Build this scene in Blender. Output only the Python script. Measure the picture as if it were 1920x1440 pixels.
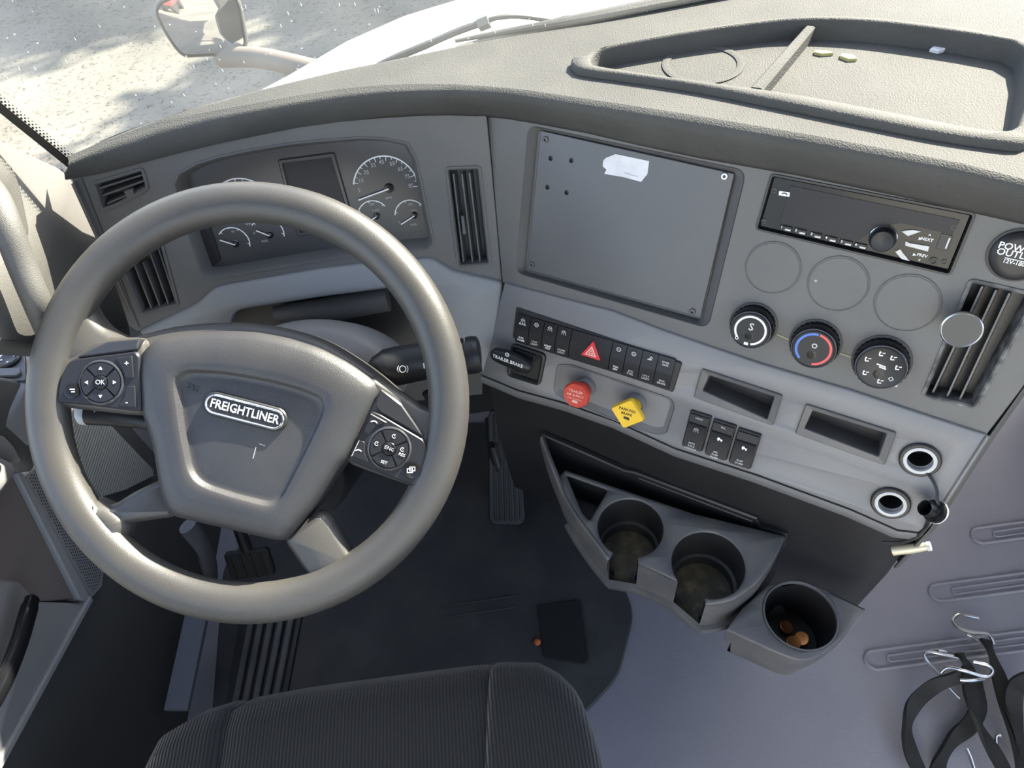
import bpy, bmesh, math, random
from math import sin, cos, pi, radians, atan2, hypot
from mathutils import Vector as V, Matrix
from mathutils.geometry import tessellate_polygon
random.seed(7)
sc = bpy.context.scene
for o in list(bpy.data.objects): bpy.data.objects.remove(o)

# ------------------------------------------------------------------ camera
FPX = 1331.0
PITCH, ROLL = radians(50), radians(8)
CAM = V((.273, -.487, 1.411))
_R0 = V((1, 0, 0)); _U0 = V((0, sin(PITCH), cos(PITCH))); FW = V((0, cos(PITCH), -sin(PITCH)))
RT = cos(ROLL)*_R0 - sin(ROLL)*_U0
UP = sin(ROLL)*_R0 + cos(ROLL)*_U0
cd = bpy.data.cameras.new('camera'); cam = bpy.data.objects.new('camera', cd)
sc.collection.objects.link(cam); sc.camera = cam
cd.sensor_fit = 'HORIZONTAL'; cd.sensor_width = 36; cd.lens = 36*FPX/1920
cd.clip_start = .02; cd.clip_end = 400
M = Matrix((RT, UP, -FW)).transposed().to_4x4(); M.translation = CAM
cam.matrix_world = M

# ------------------------------------------------------------------ light
SUN_DIR = V((.66, .47, .585)).normalized()          # from the cab towards the sun
w = bpy.data.worlds.new('sky'); sc.world = w; w.use_nodes = True
nt = w.node_tree; bgn = nt.nodes['Background']
skyn = nt.nodes.new('ShaderNodeTexSky'); skyn.sky_type = 'NISHITA'; skyn.sun_disc = False
skyn.sun_elevation = math.asin(SUN_DIR.z); skyn.sun_rotation = atan2(SUN_DIR.x, SUN_DIR.y)
skyn.air_density = 1.0; skyn.dust_density = 1.5; skyn.ozone_density = 1.0
hsn = nt.nodes.new('ShaderNodeHueSaturation'); hsn.inputs['Saturation'].default_value = .8
nt.links.new(skyn.outputs[0], hsn.inputs['Color']); nt.links.new(hsn.outputs[0], bgn.inputs[0]); bgn.inputs[1].default_value = .52
sl = bpy.data.lights.new('sun', 'SUN'); sl.energy = 23; sl.angle = radians(.7); sl.color = (1, .92, .77)
so = bpy.data.objects.new('sun', sl); sc.collection.objects.link(so)
so.rotation_euler = (-SUN_DIR).to_track_quat('-Z', 'Y').to_euler()
sc.view_settings.view_transform = 'Standard'; sc.view_settings.look = 'None'
sc.view_settings.gamma = 1; sc.view_settings.use_curve_mapping = False
sc.view_settings.exposure = .55

# ------------------------------------------------------------------ materials
def mat(name, col, rough=.5, metal=0, grain=None, mott=None, spec=.5, coat=0, emit=None):
    m = bpy.data.materials.new(name); m.use_nodes = True
    n = m.node_tree.nodes; l = m.node_tree.links; b = n['Principled BSDF']
    b.inputs['Base Color'].default_value = (*col, 1)
    b.inputs['Roughness'].default_value = rough; b.inputs['Metallic'].default_value = metal
    b.inputs['Specular IOR Level'].default_value = spec
    if coat: b.inputs['Coat Weight'].default_value = coat; b.inputs['Coat Roughness'].default_value = .08
    tc = n.new('ShaderNodeTexCoord')
    if grain:                                   # fine moulded grain: (cells per metre, strength)
        t = n.new('ShaderNodeTexVoronoi'); t.inputs['Scale'].default_value = grain[0]
        l.new(tc.outputs['Object'], t.inputs['Vector'])
        bp = n.new('ShaderNodeBump'); bp.inputs['Strength'].default_value = grain[1]; bp.inputs['Distance'].default_value = .0006
        l.new(t.outputs['Distance'], bp.inputs['Height']); l.new(bp.outputs[0], b.inputs['Normal'])
    if mott:                                    # wear / dust mottling: (scale, second colour, amount)
        t = n.new('ShaderNodeTexNoise'); t.inputs['Scale'].default_value = mott[0]; t.inputs['Detail'].default_value = 6
        l.new(tc.outputs['Object'], t.inputs['Vector'])
        r = n.new('ShaderNodeValToRGB'); r.color_ramp.elements[0].position = .42; r.color_ramp.elements[1].position = .7
        c2 = tuple(a+(q-a)*mott[2] for a, q in zip(col, mott[1]))
        r.color_ramp.elements[0].color = (*col, 1); r.color_ramp.elements[1].color = (*c2, 1)
        l.new(t.outputs['Fac'], r.inputs[0]); l.new(r.outputs[0], b.inputs['Base Color'])
    return m
DARK = mat('fascia plastic', (.100, .098, .097), .55, grain=(900, .25), mott=(9, (.145, .143, .142), .35))
BROW = mat('dash skin', (.060, .0595, .057), .78, grain=(620, .7), mott=(14, (.082, .08, .076), .5), spec=.25)
GREY = mat('light grey plastic', (.170, .168, .172), .48, grain=(900, .2), mott=(7, (.20, .198, .2), .4))
BLACK = mat('black plastic', (.014, .014, .015), .45, grain=(900, .2))
CUPM = mat('satin charcoal plastic', (.075, .074, .08), .42, grain=(900, .2), mott=(22, (.12, .115, .10), .6))
GLOSS = mat('gloss black', (.008, .008, .009), .22, spec=.25)
SCREEN = mat('dead screen glass', (.014, .014, .019), .4, spec=.25)
FACE = mat('gauge face', (.030, .031, .035), .35)
SATIN = mat('satin button plastic', (.016, .016, .019), .38, spec=.3)
RIMM = mat('wheel leather', (.044, .042, .040), .38, grain=(1500, .22), mott=(11, (.066, .06, .052), .5))
HUBM = mat('hub vinyl', (.027, .0265, .029), .44, grain=(1300, .3), mott=(12, (.055, .053, .05), .4))
PIANO = mat('pad trim', (.03, .03, .033), .2)
CHROME = mat('chrome', (.75, .75, .76), .14, 1)
STEEL = mat('steel wire', (.62, .62, .62), .28, 1)
WHITE = mat('white print', (.78, .78, .78), .6)
DIMW = mat('dim print', (.34, .34, .35), .6)
RINGW = mat('gauge ring', (.72, .72, .74), .5)
RED = mat('red plastic', (.52, .055, .035), .4)
REDT = mat('hazard red', (.58, .03, .04), .35)
YEL = mat('yellow plastic', (.80, .50, .03), .4)
BLUEP = mat('blue print', (.06, .16, .55), .5)
REDP = mat('red print', (.65, .08, .08), .5)
PINK = mat('pale red print', (.75, .45, .40), .6)
INK = mat('dark ink', (.03, .025, .02), .7)
PAPER = mat('paper', (.66, .65, .68), .8, mott=(60, (.42, .42, .45), .5))
KEYS = mat('grey keys', (.50, .50, .49), .4)
RUBBER = mat('rubber', (.016, .016, .016), .6, grain=(500, .3))
STRAP = mat('black webbing', (.016, .016, .015), .75, grain=(1500, .5))
TRIMW = mat('warm grey trim', (.078, .076, .071), .55, grain=(1100, .5), mott=(6, (.098, .094, .086), .4))
DOORL = mat('door panel grey', (.20, .196, .20), .55, grain=(900, .3), mott=(5, (.23, .222, .225), .5))
DOORR = mat('door pocket brown', (.13, .108, .10), .6, grain=(900, .3))
RIBM = mat('ribbed rubber', (.15, .155, .145), .6)
FLOORM = mat('floor mat', (.26, .25, .28), .75, grain=(420, .5), mott=(5, (.31, .30, .325), .55))
MATM = mat('driver mat', (.040, .040, .042), .7, grain=(420, .5), mott=(9, (.075, .073, .07), .7))
CARPET = mat('side carpet', (.045, .045, .043), .95, grain=(800, .8))
PATCH = mat('patch', (.014, .014, .014), .9, grain=(600, .8))
BARE = mat('bare metal bar', (.16, .17, .20), .4)
COPPER = mat('copper coin', (.55, .24, .09), .35, 1)
ORANGE = mat('orange scrap', (.55, .12, .04), .6)
PAINT = mat('white paint', (.86, .85, .80), .35, coat=.3)
WEATH = mat('grey cowl', (.11, .11, .10), .65, mott=(30, (.07, .07, .062), .6))
TAN = mat('mirror arm', (.12, .10, .082), .6, mott=(8, (.15, .125, .105), .5))
MSHELL = mat('mirror shell', (.05, .05, .05), .5)
MGLASS = mat('mirror glass', (.82, .84, .86), .02, 1)
ROOFM = mat('headliner', (.16, .155, .15), .9)
FOLI = mat('foliage', (.07, .10, .035), .8, mott=(3, (.12, .15, .05), .7))
BARKM = mat('bark', (.12, .09, .06), .9)
REDV = mat('red panel', (.38, .03, .03), .4)

def seat_mat():                                 # fine vertical cord rib
    m = mat('seat cord cloth', (.02, .02, .02), .95, spec=.2)
    n = m.node_tree.nodes; l = m.node_tree.links; b = n['Principled BSDF']
    tc = n.new('ShaderNodeTexCoord'); wv = n.new('ShaderNodeTexWave'); wv.wave_type = 'BANDS'; wv.bands_direction = 'X'
    wv.inputs['Scale'].default_value = 72; wv.inputs['Distortion'].default_value = .6; wv.inputs['Detail'].default_value = 1
    l.new(tc.outputs['Object'], wv.inputs['Vector'])
    no = n.new('ShaderNodeTexNoise'); no.inputs['Scale'].default_value = 900; l.new(tc.outputs['Object'], no.inputs['Vector'])
    ad = n.new('ShaderNodeMath'); ad.operation = 'ADD'; l.new(wv.outputs['Fac'], ad.inputs[0]); l.new(no.outputs['Fac'], ad.inputs[1])
    bp = n.new('ShaderNodeBump'); bp.inputs['Strength'].default_value = .7; bp.inputs['Distance'].default_value = .0012
    l.new(ad.outputs[0], bp.inputs['Height']); l.new(bp.outputs[0], b.inputs['Normal'])
    r = n.new('ShaderNodeMix'); r.data_type = 'RGBA'; r.inputs['A'].default_value = (.010, .010, .0105, 1); r.inputs['B'].default_value = (.024, .0235, .0235, 1)
    l.new(wv.outputs['Fac'], r.inputs['Factor']); l.new(r.outputs['Result'], b.inputs['Base Color'])
    b.inputs['Sheen Weight'].default_value = .25
    return m
SEAT = seat_mat()

def ground_mat():
    m = mat('gravel', (.3, .3, .3), .95, spec=.2)
    n = m.node_tree.nodes; l = m.node_tree.links; b = n['Principled BSDF']; tc = n.new('ShaderNodeTexCoord')
    a = n.new('ShaderNodeTexNoise'); a.inputs['Scale'].default_value = .9; a.inputs['Detail'].default_value = 5
    c = n.new('ShaderNodeTexNoise'); c.inputs['Scale'].default_value = 26; c.inputs['Detail'].default_value = 8; c.inputs['Roughness'].default_value = .75
    for t in (a, c): l.new(tc.outputs['Object'], t.inputs['Vector'])
    r1 = n.new('ShaderNodeValToRGB'); e = r1.color_ramp.elements
    e[0].position = .35; e[0].color = (.108, .102, .088, 1); e[1].position = .65; e[1].color = (.158, .149, .128, 1)
    l.new(a.outputs['Fac'], r1.inputs[0])
    r2 = n.new('ShaderNodeValToRGB'); e = r2.color_ramp.elements
    e[0].position = .37; e[0].color = (.22, .18, .13, 1); e[1].position = .46; e[1].color = (1, 1, 1, 1)
    l.new(c.outputs['Fac'], r2.inputs[0])
    mx = n.new('ShaderNodeMix'); mx.data_type = 'RGBA'; mx.blend_type = 'MULTIPLY'; mx.inputs['Factor'].default_value = 1
    l.new(r1.outputs[0], mx.inputs['A']); l.new(r2.outputs[0], mx.inputs['B']); l.new(mx.outputs['Result'], b.inputs['Base Color'])
    bp = n.new('ShaderNodeBump'); bp.inputs['Strength'].default_value = .5; bp.inputs['Distance'].default_value = .02
    l.new(c.outputs['Fac'], bp.inputs['Height']); l.new(bp.outputs[0], b.inputs['Normal'])
    return m
GROUND = ground_mat()

def glass_mat():                                # dusty windscreen: clear sheet, dust film, specks and scratches
    m = bpy.data.materials.new('dusty windscreen'); m.use_nodes = True
    n = m.node_tree.nodes; l = m.node_tree.links; n.clear()
    out = n.new('ShaderNodeOutputMaterial'); tr = n.new('ShaderNodeBsdfTransparent'); tr.inputs[0].default_value = (.97, .985, .98, 1)
    gl = n.new('ShaderNodeBsdfGlossy'); gl.inputs['Roughness'].default_value = .02
    df = n.new('ShaderNodeBsdfDiffuse'); df.inputs[0].default_value = (.86, .86, .84, 1)
    tl = n.new('ShaderNodeBsdfTranslucent'); tl.inputs[0].default_value = (.9, .9, .88, 1)
    lw = n.new('ShaderNodeLayerWeight'); lw.inputs[0].default_value = .5; pwr = n.new('ShaderNodeMath'); pwr.operation = 'POWER'; pwr.inputs[1].default_value = 4; l.new(lw.outputs['Facing'], pwr.inputs[0]); fr = n.new('ShaderNodeMath'); fr.operation = 'MULTIPLY_ADD'; fr.inputs[1].default_value = .35; fr.inputs[2].default_value = .015; l.new(pwr.outputs[0], fr.inputs[0])
    tc = n.new('ShaderNodeTexCoord')
    v = n.new('ShaderNodeTexVoronoi'); v.inputs['Scale'].default_value = 70; l.new(tc.outputs['Object'], v.inputs['Vector'])
    mp = n.new('ShaderNodeMapping'); mp.inputs['Scale'].default_value = (150, 60, 26); mp.inputs['Rotation'].default_value = (.3, .5, .8)
    l.new(tc.outputs['Object'], mp.inputs['Vector'])
    v2 = n.new('ShaderNodeTexVoronoi'); v2.inputs['Scale'].default_value = 1.0; l.new(mp.outputs[0], v2.inputs['Vector'])
    r = n.new('ShaderNodeMath'); r.operation = 'LESS_THAN'; r.inputs[1].default_value = .06; l.new(v.outputs['Distance'], r.inputs[0])
    r2 = n.new('ShaderNodeMath'); r2.operation = 'LESS_THAN'; r2.inputs[1].default_value = .065; l.new(v2.outputs['Distance'], r2.inputs[0])
    ad = n.new('ShaderNodeMath'); ad.operation = 'MAXIMUM'; l.new(r.outputs[0], ad.inputs[0]); l.new(r2.outputs[0], ad.inputs[1])
    no = n.new('ShaderNodeTexNoise'); no.inputs['Scale'].default_value = 9; l.new(tc.outputs['Object'], no.inputs['Vector'])
    mm = n.new('ShaderNodeMapRange'); mm.inputs['From Min'].default_value = .35; mm.inputs['From Max'].default_value = .75
    mm.inputs['To Min'].default_value = .02; mm.inputs['To Max'].default_value = .045; l.new(no.outputs['Fac'], mm.inputs['Value'])
    sp = n.new('ShaderNodeMath'); sp.operation = 'MULTIPLY'; sp.inputs[1].default_value = .3; l.new(ad.outputs[0], sp.inputs[0])
    al = n.new('ShaderNodeMath'); al.operation = 'MAXIMUM'; l.new(mm.outputs[0], al.inputs[0]); l.new(sp.outputs[0], al.inputs[1])
    m0 = n.new('ShaderNodeMixShader'); m0.inputs[0].default_value = .5; l.new(df.outputs[0], m0.inputs[1]); l.new(tl.outputs[0], m0.inputs[2])
    m1 = n.new('ShaderNodeMixShader'); l.new(al.outputs[0], m1.inputs[0]); l.new(tr.outputs[0], m1.inputs[1]); l.new(m0.outputs[0], m1.inputs[2])
    m2 = n.new('ShaderNodeMixShader'); l.new(fr.outputs[0], m2.inputs[0]); l.new(m1.outputs[0], m2.inputs[1]); l.new(gl.outputs[0], m2.inputs[2])
    l.new(m2.outputs[0], out.inputs[0]); return m
GLASS = glass_mat()

# ------------------------------------------------------------------ helpers
ROOT = {}
def ray(u, v): return RT*((u-960)/FPX) - UP*((v-720)/FPX) + FW
def hit(u, v, n, p0):
    d = ray(u, v); return CAM + d*(((p0-CAM).dot(n))/d.dot(n))
class Fr:
    """a real flat surface of the cab: origin, two in-plane axes and its normal; px() reads a photo measurement as a spot on it"""
    def __init__(s, o, u, n):
        s.o = V(o); s.n = V(n).normalized(); s.u = (V(u)-s.n*V(u).dot(s.n)).normalized(); s.v = s.n.cross(s.u)
        s.m = Matrix((s.u, s.v, s.n)).transposed().to_4x4(); s.m.translation = s.o
    def px(s, x, y, h=0):
        p = hit(x, y, s.n, s.o + s.n*h) - s.o; return (p.dot(s.u), p.dot(s.v))
    def P(s, pts, h=0): return [s.px(x, y, h) for x, y in pts]
    def at(s, p, h=0): return s.o + s.u*p[0] + s.v*p[1] + s.n*h
def flat(z): return Fr((0, 0, z), (1, 0, 0), (0, 0, 1))

def tag(o, label=None, cat=None, group=None, kind=None):
    if label: o['label'] = label
    if cat: o['category'] = cat
    if group: o['group'] = group
    if kind: o['kind'] = kind
    return o
def thing(name, label, cat, m=None, group=None, kind=None):
    o = bpy.data.objects.new(name, None); o.empty_display_size = .02; sc.collection.objects.link(o)
    m = m if isinstance(m, Matrix) else Matrix.Translation(m or V((0, 0, 0)))
    o.matrix_world = m; ROOT[o.name] = m.copy(); tag(o, label, cat, group, kind); return o
def mk(name, vs, fs, m, parent=None, ang=35, label=None, kind=None):
    me = bpy.data.meshes.new(name); R = ROOT[parent.name] if parent else Matrix()
    Ri = R.inverted(); me.from_pydata([Ri @ V(v) for v in vs], [], fs)
    bm = bmesh.new(); bm.from_mesh(me); bmesh.ops.recalc_face_normals(bm, faces=bm.faces); bm.to_mesh(me); bm.free()
    me.shade_smooth() if ang else None
    if ang: me.set_sharp_from_angle(angle=radians(ang))
    me.materials.append(m); o = bpy.data.objects.new(name, me); sc.collection.objects.link(o)
    ROOT[o.name] = R
    if parent: o.parent = parent
    return tag(o, label, kind=kind)
def area(p): return .5*sum(p[i-1][0]*p[i][1]-p[i][0]*p[i-1][1] for i in range(len(p)))
def ccw(p): return list(p) if area(p) > 0 else list(reversed(p))
def inset(p, d):                                # p counter-clockwise, d>0 shrinks
    out = []; n = len(p)
    for i in range(n):
        a, b, c = V(p[i-1]), V(p[i]), V(p[(i+1) % n])
        e1 = b-a; e2 = c-b
        if e1.length < 1e-9 or e2.length < 1e-9: out.append(tuple(b)); continue
        e1.normalize(); e2.normalize(); n1 = V((-e1.y, e1.x)); n2 = V((-e2.y, e2.x)); q = n1+n2
        k = q.length_squared
        q = q*(2/k) if k > .35 else q*(1.2/max(k, .05)**.5)
        out.append(tuple(b+q*d))
    return out
def rnd(p, r, k=5):                             # round the corners of a polygon
    out = []; n = len(p)
    for i in range(n):
        a, b, c = V(p[i-1]), V(p[i]), V(p[(i+1) % n])
        da, dc = (a-b), (c-b); rr = min(r, da.length*.48, dc.length*.48)
        s, e = b+da.normalized()*rr, b+dc.normalized()*rr
        for j in range(k+1):
            t = j/k; out.append(tuple(s*(1-t)**2 + b*2*t*(1-t) + e*t*t))
    return out
def circ(c, r, n=32, ry=None, a0=0): return [(c[0]+r*cos(a0+2*pi*i/n), c[1]+(ry or r)*sin(a0+2*pi*i/n)) for i in range(n)]
def plate_geo(fr, outer, holes=(), h=0., t=.003, bev=.0008):
    outer = ccw(outer); holes = [list(reversed(ccw(q))) for q in holes]
    vs, fs = [], []; tops = []
    for p in [outer]+holes:
        n = len(p); b = len(vs); ins = inset(p, bev) if bev else p
        for z, q in ((h-t, p), (h-bev, p), (h, ins)): vs += [fr.at(x, z) for x in q]
        for k in (0, 1):
            for i in range(n):
                j = (i+1) % n; fs.append((b+k*n+i, b+k*n+j, b+(k+1)*n+j, b+(k+1)*n+i))
        tops.append((b+2*n, b, ins, p))
    for off, idx in ((0, 0), (0, 1)):
        loops = [[V((x, y, 0)) for x, y in T[2]] for T in tops]
        ids = [T[idx]+i for T in tops for i in range(len(T[2]))]
        for tri in tessellate_polygon(loops): fs.append(tuple(ids[i] for i in tri))
    return vs, fs
def plate(name, fr, outer, m, parent=None, holes=(), h=0., t=.003, bev=.0008, **k):
    return mk(name, *plate_geo(fr, outer, holes, h, t, bev), m, parent, **k)
def rings_geo(rings, cap0=False, cap1=False, closed=True):
    vs, fs = [], []; n = len(rings[0])
    for r in rings: vs += list(r)
    for a in range(len(rings)-1):
        for i in range(n if closed else n-1):
            j = (i+1) % n; fs.append((a*n+i, a*n+j, (a+1)*n+j, (a+1)*n+i))
    if cap0: fs.append(tuple(range(n))[::-1])
    if cap1: fs.append(tuple(range((len(rings)-1)*n, len(rings)*n)))
    return vs, fs
def loft(name, rings, m, parent=None, cap0=False, cap1=False, closed=True, **k):
    return mk(name, *rings_geo(rings, cap0, cap1, closed), m, parent, **k)
def join(*geos):
    vs, fs = [], []
    for a, b in geos:
        o = len(vs); vs += a; fs += [tuple(i+o for i in f) for f in b]
    return vs, fs
def lathe_geo(fr, c, prof, n=32, ripple=0):
    rings = []
    for r, h in prof:
        rings.append([fr.at((c[0]+r*(1-(ripple if (i % 2 and r > 1e-4) else 0))*cos(2*pi*i/n), c[1]+r*(1-(ripple if (i % 2 and r > 1e-4) else 0))*sin(2*pi*i/n)), h) for i in range(n)])
    top = prof[-1][1] >= max(h for _, h in prof)-.0008
    return rings_geo(rings, cap0=prof[0][0] > 1e-5 and prof[0][1] <= min(h for _, h in prof)+1e-6 and (top or prof[-1][0] < 1e-5), cap1=top and prof[-1][0] > 1e-5)
def lathe(name, fr, c, prof, m, parent=None, n=32, ripple=0, **k): return mk(name, *lathe_geo(fr, c, prof, n, ripple), m, parent, **k)
def arc_geo(fr, c, r0, r1, a0, a1, h, t=.0004, ry=1., n=28):
    o = [(c[0]+r1*cos(a), c[1]+ry*r1*sin(a)) for a in [a0+(a1-a0)*i/n for i in range(n+1)]]
    i_ = [(c[0]+r0*cos(a), c[1]+ry*r0*sin(a)) for a in [a1+(a0-a1)*i/n for i in range(n+1)]]
    return plate_geo(fr, o+i_, (), h, t, 0)
def tube_geo(pts, r, n=10, caps=True, flat_=1., up=None):
    pts = [V(p) for p in pts]; rs = r if isinstance(r, (list, tuple)) else [r]*len(pts); rings = []; pv = None
    for i, p in enumerate(pts):
        d = (pts[min(i+1, len(pts)-1)]-pts[max(i-1, 0)]).normalized()
        a = V(up) if up else (pv if pv else (V((0, 0, 1)) if abs(d.z) < .9 else V((1, 0, 0))))
        b = (a - d*a.dot(d)).normalized(); pv = b; c = d.cross(b)
        rings.append([p + c*rs[i]*cos(2*pi*k/n) + b*rs[i]*flat_*sin(2*pi*k/n) for k in range(n)])
    return rings_geo(rings, caps, caps)
def tube(name, pts, r, m, parent=None, n=10, **k):
    kw = {q: k.pop(q) for q in ('caps', 'flat_', 'up') if q in k}
    return mk(name, *tube_geo(pts, r, n, **kw), m, parent, **k)
def spl(pts, k=6):                              # Catmull-Rom through points
    pts = [V(p) for p in pts]; out = []
    for i in range(len(pts)-1):
        p0, p1, p2, p3 = pts[max(i-1, 0)], pts[i], pts[i+1], pts[min(i+2, len(pts)-1)]
        for j in range(k):
            t = j/k; out.append(.5*((2*p1)+(p2-p0)*t+(2*p0-5*p1+4*p2-p3)*t*t+(3*p1-p0-3*p2+p3)*t**3))
    return out+[pts[-1]]
def spl2(pts, k=6): return [(p.x, p.y) for p in spl([V((x, y, 0)) for x, y in pts], k)]
def polar(p, c, n=72):                          # resample a star-shaped outline by angle
    out = []; p = ccw(p)
    for i in range(n):
        a = 2*pi*i/n; d = V((cos(a), sin(a))); best = 0
        for j in range(len(p)):
            q, e = V(p[j-1])-V(c), V(p[j])-V(p[j-1]); den = d.x*e.y-d.y*e.x
            if abs(den) < 1e-12: continue
            t = (q.x*e.y-q.y*e.x)/den; s = (q.x*d.y-q.y*d.x)/den
            if t > 0 and -1e-6 <= s <= 1+1e-6: best = max(best, t)
        out.append((c[0]+d.x*best, c[1]+d.y*best))
    return out
TXT = []
def text(s, fr, p, size, m, parent, rot=0., h=0., name='lettering', align='CENTER', sx=1., sp=1.):
    cu = bpy.data.curves.new(name, 'FONT'); cu.body = s; cu.size = size; cu.align_x = align; cu.align_y = 'CENTER'
    cu.resolution_u = 2; cu.extrude = .00015; cu.offset = size*.012; cu.space_line = .85*sp; o = bpy.data.objects.new(name+'_src', cu); sc.collection.objects.link(o)
    W = fr.m @ Matrix.Translation(V((p[0], p[1], h))) @ Matrix.Rotation(rot, 4, 'Z') @ Matrix.Diagonal(V((sx, 1, 1, 1)))
    TXT.append((o, W, m, parent, name))
def flush_text():
    bpy.context.view_layer.update(); dg = bpy.context.evaluated_depsgraph_get()
    for o, W, m, par, name in TXT:
        me = bpy.data.meshes.new_from_object(o.evaluated_get(dg)); me.name = name
        me.transform(ROOT[par.name].inverted() @ W); me.materials.clear(); me.materials.append(m)
        q = bpy.data.objects.new(name, me); sc.collection.objects.link(q); q.parent = par
    for o, *_ in TXT:
        c = o.data; bpy.data.objects.remove(o); bpy.data.curves.remove(c)
def bar2(a, b, w_):                             # 2-D bar polygon
    a, b = V(a), V(b); d = (b-a).normalized(); q = V((-d.y, d.x))*w_/2
    return [tuple(a+q), tuple(a-q), tuple(b-q), tuple(b+q)]

# the two big facets of the dashboard: S = centre stack turned to the driver, K = straight ahead behind the wheel
AZ, TA = radians(33), radians(22)
_m = V((-sin(AZ), -cos(AZ), 0)); SN = _m*cos(TA) + V((0, 0, sin(TA)))
S = Fr(CAM + .7*ray(1620, 420), (cos(AZ), -sin(AZ), 0), SN)
K = Fr((.283, .242, .873), (1, 0, 0), (0, -cos(radians(20)), sin(radians(20))))
WC = CAM + .735*ray(466, 755)
WH = Fr(WC, RT, -FW)                            # steering-wheel plane
L = Fr((-.42, 0, 0), (0, 1, 0), (1, 0, 0))
L2 = Fr((-.46, 0, 0), (0, 1, 0), (1, 0, 0))    # lower door      # left side of the cab

# ================================================================== SETTING
g = []
mk('ground', [(-60, -40, -1.25), (60, -40, -1.25), (60, 80, -1.25), (-60, 80, -1.25)], [(0, 1, 2, 3)], GROUND, kind='structure')
plate('floor', flat(0), [(-.53, -1.3), (1.55, -1.3), (1.55, .62), (-.53, .62)], FLOORM, t=.03, kind='structure')
# cab shell: roof, pillars, fire wall, side walls with window openings
roof = plate('ceiling', flat(1.86), [(-.42, -1.25), (1.55, -1.25), (1.55, -.05), (1.2, .05), (.6, .09), (0, .05), (-.42, -.05)], ROOFM, h=.03, t=.03, kind='structure')
base = [(-.203, .293, .985)] + [tuple(hit(x, y, V((0, 0, 1)), V((0, 0, 1.006+.030*(x-128)/352 if x < 480 else 1.0360 if x < 900 else 1.0330)))) for x, y in ((187, 265), (333, 212), (423, 186), (530, 158), (640, 132), (740, 112), (900, 79), (1120, 42), (1370, -4))] + [(.75, .388, 1.033), (1.0, .375, 1.033), (1.25, .33, 1.033), (1.42, .26, 1.033)]
base = spl(base, 4)
topc = []
for p in base:
    t = (p.x+.205)/1.625; topc.append(V((-.385+1.87*t, -.06+.14*(1-(2*t-1)**2), 1.86)))
wr = [[b.lerp(t_, k/8)+V((0, .03*sin(pi*k/8), .012*sin(pi*k/8))) for b, t_ in zip(base, topc)] for k in range(9)]
wn = V((0, -.0016, -.001))
vs, fs = rings_geo(wr, closed=False)
vs2 = [v+wn for v in vs]; nn = len(vs); nb = len(base)
rim_f = [(i, i+1, nn+i+1, nn+i) for i in range(nb-1)] + [(8*nb+i, 8*nb+i+1, nn+8*nb+i+1, nn+8*nb+i) for i in range(nb-1)]
mk('window_1', vs+vs2, fs+[tuple(nn+i for i in f) for f in fs]+rim_f, GLASS, kind='structure', ang=60)
for nm, a, b, r in (('trim_1', V((-.315, .13, 1.30)), V((-.412, -.085, 1.87)), .022), ('trim_2', V((1.45, .25, .9)), V((1.5, -.15, 1.87)), .05),
                    ('trim_3', V((-.47, -.85, .5)), V((-.45, -.9, 1.87)), .05), ('trim_4', V((1.5, -.85, .5)), V((1.5, -.9, 1.87)), .05)):
    tube(nm, [a, a.lerp(b, .5), b], r, TRIMW, kind='structure', n=12)
plate('trim_7', Fr((1.53, 0, 0), (0, -1, 0), (-1, 0, 0)), [(-.30, .97), (-.37, .97), (-.34, 1.4), (-.30, 1.87), (1.25, 1.87), (1.25, 1.6), (-.10, 1.6), (-.22, 1.4)], TRIMW, t=.05, kind='structure')
# right side and fire wall
plate('wall_right', Fr((1.55, 0, 0), (0, -1, 0), (-1, 0, 0)), [(1.25, 0), (-.5, 0), (-.5, .98), (-.3, 1.0), (1.25, 1.0)], DOORL, t=.03, kind='structure')
plate('wall_front', Fr((0, .62, 0), (1, 0, 0), (0, -1, 0)), [(-.50, -.02), (1.55, -.02), (1.55, .62), (-.50, .62)], CARPET, t=.02, kind='structure')

# ================================================================== DASHBOARD
dash = thing('dashboard', 'wide dark grey dashboard with a light grey lower band, wrapping round the driver', 'dashboard', V((.4, .2, .6)))
# --- brow: the rounded padded lip that overhangs both facets
Z3 = V((0, 0, 1))
cr_px = [(128, 300), (200, 268), (300, 235), (390, 216), (480, 200), (560, 185), (640, 173), (720, 166), (790, 164), (850, 165), (900, 168), (950, 172), (1000, 178), (1100, 193), (1200, 208), (1300, 224), (1500, 258), (1650, 286), (1800, 315), (1920, 346)]
jo_px = [(120, 326), (183, 315), (333, 276), (410, 258), (480, 243), (560, 227), (640, 216), (720, 209), (790, 205), (850, 204), (912, 207), (955, 211), (1000, 218), (1100, 236), (1200, 259), (1320, 284), (1500, 315), (1680, 351), (1830, 384), (1960, 413)]
crest, joint = [], []
for (cx, cy), (jx, jy) in zip(cr_px, jo_px):
    if cx < 480: z = 1.004 + .031*(cx-128)/352
    elif cx < 900: z = 1.035
    else: z = 1.035 - .003*min(1, (cx-900)/200)
    crest.append(hit(cx, cy, Z3, V((0, 0, z))))
    fr = K if jx < 912 else S
    joint.append(hit(jx, jy, fr.n, fr.o))
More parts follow.
